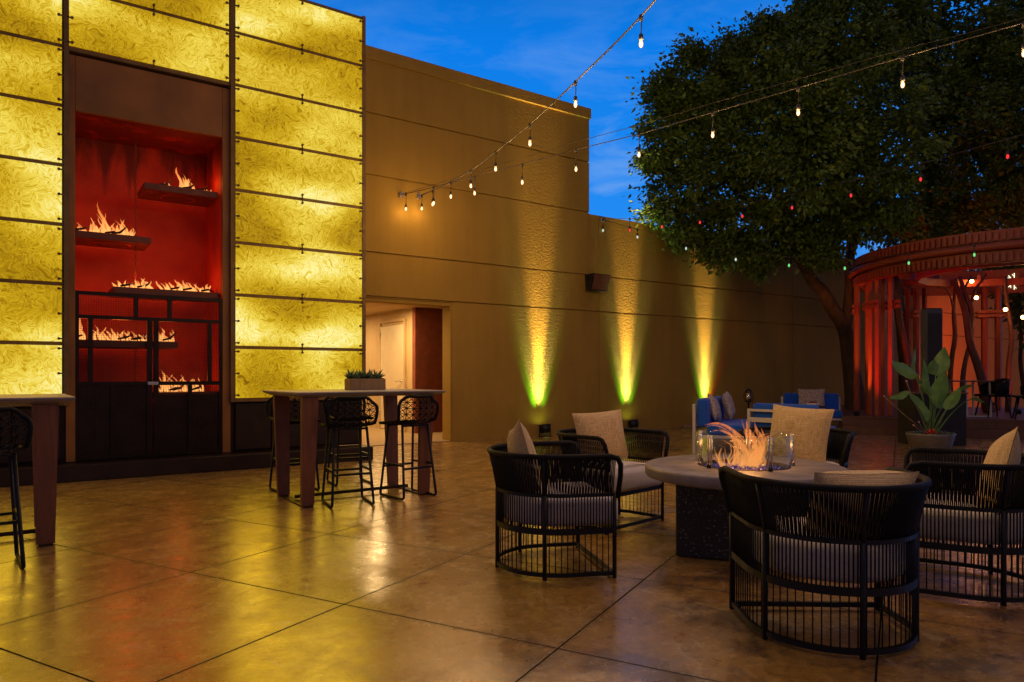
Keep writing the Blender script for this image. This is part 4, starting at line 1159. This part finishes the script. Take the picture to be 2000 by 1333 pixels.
COLS = [(7.84, 15.0, .30), (7.95, 16.0, .26), (10.0, 17.45, .26), (11.75, 17.3, .28), (13.3, 14.4, .30), (10.9, 12.1, .3)]
for x, d, gp_ in COLS[:4]: column(x, d, gap=gp_)
# raised deck under it
d0, d1 = C2W(*( (1645-CX)/F*14.7, 14.7)), C2W(*((2120-CX)/F*13.0, 13.0))
ax = (d1-d0).normalized(); nn = Vector((-ax.y, ax.x, 0))
if nn.dot(fwd) < 0: nn = -nn
def slab(mb, off0, off1, z0, z1, ext=4.0):
    a = d0+nn*off0; b_ = d1+ax*ext+nn*off0; c_ = d1+ax*ext+nn*off1; e_ = d0+nn*off1
    vs = [Vector((p.x, p.y, z)) for z in (z0, z1) for p in (a, b_, c_, e_)]
    mb.add(vs, [(0,3,2,1),(4,5,6,7),(0,1,5,4),(1,2,6,5),(2,3,7,6),(3,0,4,7)])
dk = MB()
k = 0; o_ = 0.0
while o_ < 6.0: slab(dk, o_, o_+.135, DKZ-.03, DKZ); o_ += .14
slab(dk, .02, 6.0, 0, DKZ-.032)
slab(dk, -.32, -.004, 0, .17)
tag(dk.build('deck', M['deck']), 'raised dark timber deck with one step under the round pergola', 'deck')
# red floods at the foot of the columns
fl_ = empty('red_floodlight', C2W(6.55, 13.7, 0), 0, 'small floodlight on the floor aimed at the left pergola columns', 'floodlight', 'red floodlights of the pergola')
MB().lathe([(.04, 0), (.06, .02), (.06, .10), (.05, .10)], 14).build('housing', M['black'], fl_)
MB().lathe([(.05, .098), (.002, .099)], 14, caps=False).build('lens', emis('lit_red_lens', (1, .05, .01), 4), fl_)
def flood(o, e, c, aim, ang):
    l = lamp('SPOT', (0, 0, .16), e, c, o, .05, name='flood_light', spot_size=R(ang), spot_blend=.8)
    d = (aim - (Vector(o.location)+Vector((0, 0, .16)))).normalized(); l.rotation_euler = d.to_track_quat('-Z', 'Y').to_euler()
RED = (1, .040, .012)
fls = [fl_]
for x, d, lab in ((10.6, 19.2, 'small floodlight behind the pergola washing the wall left of the double column'), (13.4, 19.6, 'small floodlight behind the pergola washing the wall at the right edge'), (7.30, 14.95, 'small amber floodlight at the outermost pergola posts'), (11.2, 15.6, 'small floodlight on the deck before the double column')):
    f_ = copy_tree(fl_); f_.location = C2W(x, d, DKZ); f_['label'] = lab; fls.append(f_)
flood(fl_, 270, RED, C2W(8.7, 15.0, 2.6), 56)
flood(fls[1], 1150, (1, .10, .02), C2W(14.6, 23.6, 2.2), 105)
flood(fls[2], 1400, (1, .12, .02), C2W(17.6, 24.6, 2.2), 105)
flood(fls[3], 110, (1, .30, .05), C2W(7.95, 16.0, 2.6), 50)
flood(fls[4], 50, (1, .16, .03), C2W(11.75, 17.3, 2.4), 70)
# hanging amber bulbs inside
for i, (px, py, d) in enumerate(((1898, 550, 16.5), (1907, 582, 16.3), (1964, 605, 16.0), (1998, 620, 15.8))):
    p = PD(px, py, d)
    o = empty('pendant_bulb', (p.x, p.y, 3.3), 0, ['bright amber bulb in the pergola, topmost, beside the bare branches', 'bright amber bulb in the pergola just below the topmost one', 'bright amber bulb right of the double pergola column', 'bright amber bulb at the right edge of the photo inside the pergola'][i], 'bulb', 'bare amber bulbs inside the pergola')
    z = p.z-3.3
    MB().tube([(0, 0, 0), (0, 0, z+.08)], .004, 5).build('cord', M['cable'], o)
    MB().lathe([(.018, .03), (.02, .08)], 10, (0, 0, z)).build('socket', M['socket'], o)
    MB().sphere((0, 0, z), .042, 12, 8).build('bulb', M['bulb_amber'], o)
    lamp('POINT', (0, 0, z), 14, (1, .30, .06), o, .05)
sn = PD(1981, 550, 17.2)
so_ = empty('snowflake_light', sn, 0, 'lit snowflake ornament hanging among leaves at the right edge', 'ornament')
mb = MB()
for k in range(8):
    a = k*math.pi/4; dv = right*math.cos(a)+Vector((0,0,1))*math.sin(a)
    mb.tube([Vector((0,0,0))+dv*.03, dv*.20], .008, 5)
    dw = right*math.cos(a+.3)+Vector((0,0,1))*math.sin(a+.3); mb.tube([dv*.12, dw*.18], .006, 4)
mb.build('arms', M['starlight'], so_)
MB().tube([(0, 0, .03), (0, 0, 3.3-sn.z)], .003, 4).build('cord', M['cable'], so_)

# ------------------------------------------------------------------ trestle table and black chairs on the deck
tb = empty('trestle_table', C2W(9.32, 14.75, DKZ), camyaw(.05, 1), 'slim table with pale trestle legs on the pergola deck', 'table')
MB().box(-.55, .55, -.35, .35, .72, .745, .004).build('table_top', M['deck'], tb)
for sx in (-.47, .0, .47):
    q = MB(); q.beam((sx, -.28, .72), (sx+.02, -.30, .015), .03, .03); q.beam((sx, .28, .72), (sx+.02, .30, .015), .03, .03); q.beam((sx+.02, -.30, .016), (sx+.02, .30, .016), .03, .03); q.build('trestle_leg', M['white_alu'], tb)
q = MB(); q.beam((-.45, -.30, .016), (.49, -.30, .016), .028, .028); q.build('floor_rail', M['white_alu'], tb)
def deck_chair(loc, yaw, label):
    r_ = empty('dining_chair', loc, yaw, label, 'chair', 'black tub chairs on the pergola deck')
    s = MB(); s.bbox(-.25, .25, -.22, .24, .42, .47, .02); s.build('seat', M['black'], r_)
    rings = []
    mb = MB()
    for k in range(17):
        a = R(-20) + R(220)*k/16; r1, r2 = .27, .24
        c_, s1_ = math.cos(a), -math.sin(a)
        t = abs(k-8)/8; ht = .80-.16*t**2
        rings.append([Vector((c_*r1, s1_*r1, .45)), Vector((c_*r1*1.07, s1_*r1*1.07, ht)), Vector((c_*r2*1.07, s1_*r2*1.07, ht)), Vector((c_*r2, s1_*r2, .45))])
    mb.loft(rings, True); mb.build('backrest', M['rope'], r_)
    for sx in (-1, 1):
        for sy in (-1, 1):
            MB().tube([(sx*.17, sy*.15, .425), (sx*.24, sy*.22, 0)], [.018, .012], 8).build('leg', M['black'], r_)
    return r_
dc = deck_chair(C2W(9.78, 14.35, DKZ), camyaw(-1, .1), 'black tub chair at the right edge, pushed to the trestle table on the deck')
dc2 = copy_tree(dc); dc2.location = C2W(10.05, 13.75, DKZ); dc2.rotation_euler.z = camyaw(-1, .6); dc2['label'] = 'black tub chair on the deck cut off by the right edge of the photo'

# ------------------------------------------------------------------ tall panel and cabinet behind the plant
sp2 = C2W((1819-CX)/F*12.4, 12.4)
cb = empty('cabinet', (sp2.x, sp2.y, 0), camyaw(.0, -1), 'black cabinet with a brown top behind the big potted plant', 'cabinet')
MB().box(-.44, .44, -.28, .28, 0, .88, .01).build('body', M['blackbox'], cb)
MB().box(-.46, .46, -.30, .30, .881, .91, .006).build('top', M['deck'], cb)
tp = empty('column_speaker', (sp2.x, sp2.y, .911), camyaw(.0, -1), 'tall narrow slate coloured column speaker standing on the black cabinet', 'speaker')
MB().box(-.14, .14, -.10, .10, 0, 1.45, .008).build('body', M['slate'], tp)
MB().box(-.12, .12, .1005, .104, .05, 1.38).build('grille', M['blackbox'], tp)
MB().box(-.13, .13, -.09, .09, 1.451, 1.47, .004).build('cap', M['blackbox'], tp)

# ------------------------------------------------------------------ broad leaved plant in a round bowl
pl = C2W((1817-CX)/F*11.1, 11.1)
pt = empty('potted_plant', (pl.x, pl.y, 0), camyaw(0, -1), 'bird of paradise plant with broad leaves and red bromeliads in a low round bowl', 'potted plant')
MB().lathe([(.22, 0), (.27, .02), (.335, .26), (.345, .30), (.335, .305), (.315, .29), (.30, .25)], 48).build('planter', M['planter'], pt)
MB().lathe([(.318, .262), (.30, .268), (.01, .275)], 32, caps=False).build('soil', M['soil'], pt)
def big_leaf(base, stem, tip, w, mat='bop', droop=.1, fold=.22, side=None):
    w = w*1.35
    """petiole from base to stem end, then the blade to tip"""
    base, stem, tip = Vector(base), Vector(stem), Vector(tip)
    c_ = base*.5+stem*.5+Vector((0, 0, .10*(stem-base).length)); c_.x = base.x*.55+stem.x*.45
    P_ = [(base*(1-t)**2+c_*2*t*(1-t)+stem*t*t) for t in [i/8 for i in range(9)]]
    o = MB(); o.tube(P_, [.012-.006*i/8 for i in range(9)], 6)
    so = o.build('stem', M['bop'], pt)
    d = tip-stem; up = Vector((0, 0, 1)); sd_ = d.cross(up)
    if side: sd_ = Vector(side)
    sd_.normalize(); nrm = sd_.cross(d).normalized()
    vs = []; fs = []; n = 16; m = 6
    for i in range(n+1):
        t = i/n; mid_ = stem + d*t + nrm*(droop*4*t*(1-t)) - up*droop*t*t
        wd = w*math.sin(math.pi*min(1, (t**.75)*.97+.02))**.8*(1-.15*t)
        wav = .012*math.sin(t*9+w*50)
        for j in range(-m, m+1):
            s = j/m
            vs.append(mid_ + sd_*wd*s + nrm*(abs(s)*wd*fold + wav*abs(s) - .006*math.cos(j*3.14+t*40)*abs(s)))
    for i in range(n):
        for j in range(2*m):
            a = i*(2*m+1)+j; fs.append((a, a+1, a+2*m+2, a+2*m+1))
    lf = MB().add(vs, fs, True).build('leaf', M[mat], pt); return lf
# local frame: x = to the viewer's left when facing camera -> use sign so that photo right is -x
def LP(px, py, f=0): # point in the plant's local frame from photo position at its depth
    return Vector((-(px-1817)/F*11.1, f, EYE+(HY-py)*11.1/F))
B0 = lambda dx: (dx, 0, .27)
FRT = (1, .0, .15)
big_leaf(B0(.03), LP(1790, 733, .05), LP(1733, 702, .12), .11, side=(.3, .6, -.8), droop=.03)
big_leaf(B0(.0), LP(1798, 735, -.12), LP(1800, 676, -.15), .075, side=(.6, .6, 0), droop=.02)
big_leaf(B0(-.02), LP(1822, 790, .10), LP(1836, 722, .14), .105, side=(1, -.2, 0), droop=.02)
big_leaf(B0(.02), LP(1828, 732, .0), LP(1822, 700, .05), .10, side=(1, .4, -.2), droop=.02)
big_leaf(B0(-.02), LP(1838, 735, -.08), LP(1852, 674, -.1), .10, side=(.8, -.5, 0), droop=.03)
big_leaf(B0(.01), LP(1810, 780, .10), LP(1776, 742, .20), .085, side=(.5, .2, .8), droop=.02)
big_leaf(B0(.04), LP(1772, 765, .05), LP(1726, 776, .15), .060, side=(0, .8, -.5), droop=.02)
big_leaf(B0(.03), LP(1772, 770, .10), LP(1798, 822, .18), .120, side=(1, .3, .4), droop=.02)
big_leaf(B0(-.06), LP(1862, 775, .05), LP(1895, 750, .1), .075, side=(0, .8, .6), droop=.03)
big_leaf(B0(-.08), LP(1880, 785, .05), LP(1915, 782, .1), .050, side=(0, .9, .4), droop=.03)
big_leaf(B0(.0), LP(1845, 800, -.1), LP(1850, 760, -.2), .07, side=(1, 0, 0), droop=.03)
big_leaf(B0(.02), LP(1806, 770, .15), LP(1790, 700, .22), .07, side=(.9, .4, 0), droop=.02)
big_leaf(B0(-.03), LP(1834, 800, .18), LP(1856, 752, .26), .07, side=(.8, -.5, .2), droop=.03)
br = MB()
for k in range(60):
    a = rnd.uniform(0, 6.28); el = rnd.uniform(.3, 1.2); L_ = rnd.uniform(.07, .14); d = Vector((math.cos(a)*math.cos(el), math.sin(a)*math.cos(el), math.sin(el)))
    s0 = Vector((.07+rnd.uniform(-.06, .06), .16+rnd.uniform(-.05, .05), .27)); sd_ = d.cross(Vector((0,0,1))).normalized()*.012
    br.add([s0-sd_, s0+sd_, s0+d*L_*.6+sd_, s0+d*L_, s0+d*L_*.6-sd_], [(0,1,2,3,4)], True)
br.build('bromeliad', M['redleaf'], pt)
gc = MB()
for k in range(420):
    a = rnd.uniform(0, 6.28); r_ = rnd.uniform(.14, .33); el = rnd.uniform(.1, 1.2); L_ = rnd.uniform(.04, .09); a2 = a+rnd.uniform(-.8, .8)
    d = Vector((math.cos(a2)*math.cos(el), math.sin(a2)*math.cos(el), math.sin(el))); s0 = Vector((r_*math.cos(a), r_*math.sin(a), .27)); sd_ = d.cross(Vector((0,0,1))).normalized()*.010
    gc.add([s0-sd_*.5, s0+d*L_*.5-sd_, s0+d*L_, s0+d*L_*.5+sd_, s0+sd_*.5], [(0,1,2,3,4)], True)
gc.build('underplanting', M['succ'], pt)
fw = MB()
for px, py in ((1762, 745), (1719, 774), (1776, 830), (1786, 824)):
    q = LP(px, py, .12); fw.tube([Vector((.05, .05, .28)), q*.6+Vector((.02, 0, .1)), q], .004, 4); fw.sphere(q, .018, 8, 6)
fw.build('dried_flower', simple('pale_dried_flower', (.55, .33, .22), .8), pt)

# ------------------------------------------------------------------ trees
def limb(mb, pts, rs, n=10):
    P_ = catmull(pts, 5); m = len(P_); k = len(pts)-1; rr = []
    for i in range(m):
        t = i/(m-1)*k; a = min(int(t), k-1); rr.append(rs[a]*(1-(t-a))+rs[a+1]*(t-a))
    P_ = [p + Vector((noise.noise(p*1.3), noise.noise(p*1.3+Vector((9,0,0))), 0))*.05 for p in P_]
    mb.tube(P_, rr, n)
def crown(lobes, per, leaf_len, seed, dens=1.0):
    rg = random.Random(seed); mb = MB(); V = mb.v; Fc = mb.f; S = mb.sm
    for (px, py, d, rp, rz) in lobes:
        c_ = PD(px, py, d); r_ = rp*d/F; rv = rz*d/F
        ncl = int(dens*26*r_*rv + 14)
        for _ in range(ncl):
            # clump centres crowd towards the lobe's skin
            while True:
                q = Vector((rg.uniform(-1, 1), rg.uniform(-1, 1), rg.uniform(-1, 1)))
                if .02 < q.length < 1: break
            q = q.normalized()*(q.length**.36)
            jit = 1+.16*noise.noise(q*2.3+Vector((px*.01, py*.01, 0)))*2
            cc = c_ + Vector((q.x*r_, q.y*r_, q.z*rv))*jit
            out = (Vector((q.x, q.y, q.z*.8+.15))).normalized()
            cr_ = rg.uniform(.20, .42)
            tw = (out + Vector((rg.uniform(-.6, .6), rg.uniform(-.6, .6), rg.uniform(-.5, .3)))).normalized()
            for k in range(per):
                o = cc + Vector((rg.gauss(0, 1), rg.gauss(0, 1), rg.gauss(0, .7)))*cr_*.42 + tw*rg.uniform(-.6, .4)*cr_
                dr = (tw*1.2 + Vector((rg.uniform(-1, 1), rg.uniform(-1, 1), rg.uniform(-1.1, .5)))).normalized()
                L_ = leaf_len*rg.uniform(.6, 1.25); wd = L_*rg.uniform(.20, .30)
                sd_ = dr.cross(Vector((rg.uniform(-1, 1), rg.uniform(-1, 1), rg.uniform(-.2, 1.2)))); 
                if sd_.length < .01: continue
                sd_.normalize(); b0 = len(V); dp = Vector((0, 0, -L_*.12))
                V.append(tuple(o)); V.append(tuple(o+dr*L_*.45+sd_*wd)); V.append(tuple(o+dr*L_+dp)); V.append(tuple(o+dr*L_*.45-sd_*wd))
                Fc.append((b0, b0+1, b0+2, b0+3)); S.append(False)
        for _ in range(int(95*r_*rv)+10):
            q = Vector((rg.gauss(0, 1), rg.gauss(0, 1), rg.gauss(0, 1))).normalized()*rg.uniform(.1, .80)
            cc = c_ + Vector((q.x*r_, q.y*r_, q.z*rv))
            for k in range(12):
                o = cc + Vector((rg.gauss(0, .13), rg.gauss(0, .13), rg.gauss(0, .13)))
                dr = Vector((rg.uniform(-1, 1), rg.uniform(-1, 1), rg.uniform(-1, .6))).normalized(); L_ = leaf_len*rg.uniform(.9, 1.5); wd = L_*.30
                sd_ = dr.cross(Vector((rg.uniform(-1, 1), rg.uniform(-1, 1), 1))).normalized(); b0 = len(V)
                V.append(tuple(o)); V.append(tuple(o+dr*L_*.45+sd_*wd)); V.append(tuple(o+dr*L_)); V.append(tuple(o+dr*L_*.45-sd_*wd))
                Fc.append((b0, b0+1, b0+2, b0+3)); S.append(False)
    return mb
TUFT = [(1300, 175, 26), (1275, 310, 20), (1290, 415, 18), (1350, 115, 26), (1445, 95, 34), (1415, 130, 26), (1500, 62, 30), (1570, 25, 34), (1640, -5, 36), (1330, 462, 18), (1400, 492, 18), (1480, 512, 22), (1610, 505, 20), (1320, 205, 30)]
T1 = [  # px, py, depth, radius across (px), radius up (px)
    (1335, 250, 15.6, 82, 80), (1325, 345, 15.8, 66, 62), (1395, 180, 15.6, 95, 70), (1370, 440, 15.9, 52, 42), (1420, 330, 15.2, 110, 100),
    (1480, 210, 15.0, 120, 100), (1520, 120, 15.4, 90, 70), (1500, 410, 15.2, 110, 75), (1560, 300, 14.6, 130, 130), (1640, 120, 15.0, 120, 95),
    (1620, 420, 15.6, 90, 62), (1680, 260, 14.6, 140, 130), (1700, 60, 15.4, 110, 80), (1440, 480, 15.8, 70, 34), (1590, 60, 15.6, 50, 38), (1700, 395, 15.0, 100, 70), (1560, 478, 16, 60, 30)]
T2 = [(1800, 70, 16.4, 130, 110), (1830, 230, 16.0, 150, 130), (1930, 100, 16.2, 150, 130), (1960, 280, 16.0, 150, 130), (1850, 370, 16.6, 120, 65), (1960, 400, 16.6, 110, 46), (2080, 180, 16.2, 160, 200), (1790, 420, 17, 70, 40), (2060, 20, 16.5, 150, 120), (2080, 390, 16.5, 110, 70), (1900, 430, 17.0, 110, 34), (1775, 452, 17.4, 56, 24), (1930, 500, 20.5, 120, 44), (2040, 480, 20.5, 90, 70)]
T1 += [(x, y, 15.4, r, r*.8) for x, y, r in TUFT]
tr1 = empty('ficus_tree', C2W((1668-CX)/F*17.6, 17.6), 0, 'big leafy tree leaning over the stucco wall, trunk left of the pergola', 'tree')
B1 = tr1.location
tk = MB()
limb(tk, [PD(1668, 806, 17.6)*1.0, PD(1664, 720, 17.6), PD(1648, 640, 17.4), PD(1612, 575, 17.0), PD(1580, 540, 16.6), PD(1545, 440, 16.0), PD(1500, 330, 15.6)], [.26, .20, .17, .15, .13, .10, .05])
limb(tk, [PD(1650, 650, 17.4), PD(1660, 580, 17.2), PD(1660, 500, 16.8), PD(1690, 380, 16.2), PD(1690, 240, 15.8)], [.13, .12, .11, .09, .04])
limb(tk, [PD(1560, 480, 16.3), PD(1480, 430, 16), PD(1400, 380, 15.8), PD(1350, 300, 15.8)], [.08, .07, .05, .03])
for q in range(14):
    a = PD(rnd.uniform(1500, 1680), rnd.uniform(430, 520), 16.2); limb(tk, [a, a+Vector((rnd.uniform(-.6, .6), rnd.uniform(-.5, .5), rnd.uniform(.1, .7))), a+Vector((rnd.uniform(-1.3, 1.3), rnd.uniform(-.8, .8), rnd.uniform(.3, 1.6)))], [.03, .02, .01], 5)
tk.v = [(x-B1.x, y-B1.y, z) for x, y, z in tk.v]
tko = tk.build('trunk', M['bark'], tr1)
c1 = crown(T1, 95, .115, 11, 1.25); c1.v = [(x-B1.x, y-B1.y, z) for x, y, z in c1.v]; c1.build('crown', M['leaf'], tr1)
tr2 = empty('shade_tree', C2W((1765-CX)/F*19.2, 19.2), 0, 'dark leafy tree spreading above and behind the round pergola', 'tree')
B2 = tr2.location
tk = MB()
limb(tk, [PD(1770, 800, 19.2), PD(1768, 700, 19.2), PD(1756, 600, 19.2), PD(1752, 520, 18.6), PD(1800, 400, 17.6), PD(1840, 260, 16.8)], [.20, .16, .14, .13, .11, .05])
limb(tk, [PD(1752, 560, 19), PD(1850, 460, 18), PD(1930, 380, 17), PD(1970, 260, 16.6)], [.12, .10, .08, .04])
for q in range(26):
    a = PD(rnd.uniform(1640, 1990), rnd.uniform(430, 470), 17.2); limb(tk, [a, a+Vector((rnd.uniform(-.6, .6), rnd.uniform(-.5, .5), rnd.uniform(-.1, .5))), a+Vector((rnd.uniform(-1.3, 1.3), rnd.uniform(-.8, .8), rnd.uniform(.1, 1.3)))], [.03, .02, .008], 5)
tk.v = [(x-B2.x, y-B2.y, z) for x, y, z in tk.v]
tk.build('trunk', M['bark'], tr2)
c2 = crown(T2, 85, .115, 23, 1.15); c2.v = [(x-B2.x, y-B2.y, z) for x, y, z in c2.v]; c2.build('crown', M['leaf'], tr2)
# bushes beyond the pergola, right edge
bs_ = empty('hedge_shrub', C2W((1985-CX)/F*19.5, 19.5), 0, 'leafy shrub lit yellow green behind the snowflake ornament', 'shrub')
c3 = crown([(1990, 560, 19.5, 45, 45), (2040, 600, 19.5, 60, 80)], 40, .15, 5, 1.6); c3.v = [(x-bs_.location.x, y-bs_.location.y, z) for x, y, z in c3.v]; c3.build('crown', M['leaf'], bs_)
tk = MB(); limb(tk, [PD(2000, 780, 19.5), PD(1995, 700, 19.5), PD(1992, 600, 19.5)], [.06, .05, .03]); tk.v = [(x-bs_.location.x, y-bs_.location.y, z) for x, y, z in tk.v]; tk.build('trunk', M['bark'], bs_)
# bare sculptural branches inside the pergola
def bare(px, d, limbs, label):
    o = empty('bare_branch_tree', C2W((px-CX)/F*d, d, DKZ), 0, label, 'bare tree', 'bare twisted trees in the pergola')
    for pts, rs in limbs:
        m_ = MB(); limb(m_, [PD(x, y, d) for x, y in pts], rs, 8); b_ = o.location
        m_.v = [(x-b_.x, y-b_.y, z-b_.z) for x, y, z in m_.v]; m_.build('branch', M['bare'], o)
bare(1925, 16.0, [([(1930, 805), (1922, 760), (1900, 680), (1888, 620), (1872, 570), (1864, 545)], [.13, .10, .085, .075, .06, .05]),
                  ([(1896, 650), (1897, 610), (1885, 575), (1876, 540)], [.07, .06, .05, .04]),
                  ([(1893, 605), (1902, 570), (1918, 548), (1926, 535)], [.04, .03, .025, .02]), ([(1882, 572), (1888, 556), (1897, 540)], [.03, .025, .02])], 'thick bare trunk leaning left, the largest in the pergola')
bare(1890, 16.5, [([(1880, 812), (1882, 750), (1892, 690), (1898, 640)], [.07, .06, .05, .04])], 'slim bare trunk standing between two others in the pergola')
bare(1856, 16.6, [([(1856, 812), (1858, 740), (1864, 660), (1862, 600), (1866, 545)], [.07, .06, .055, .05, .035]), ([(1862, 610), (1850, 568), (1832, 562)], [.03, .02, .015])], 'leftmost bare trunk in the pergola, nearly upright')
bare(1966, 16.4, [([(1972, 812), (1970, 740), (1974, 650), (1964, 590), (1962, 540)], [.07, .06, .055, .045, .03])], 'bare trunk right of the double column in the pergola')
bare(1768, 15.8, [([(1775, 812), (1772, 720), (1760, 640), (1748, 540)], [.09, .08, .07, .05]), ([(1762, 650), (1755, 560), (1742, 520)], [.05, .04, .03])], 'dark bare trunk between the left column group and the slate panel')
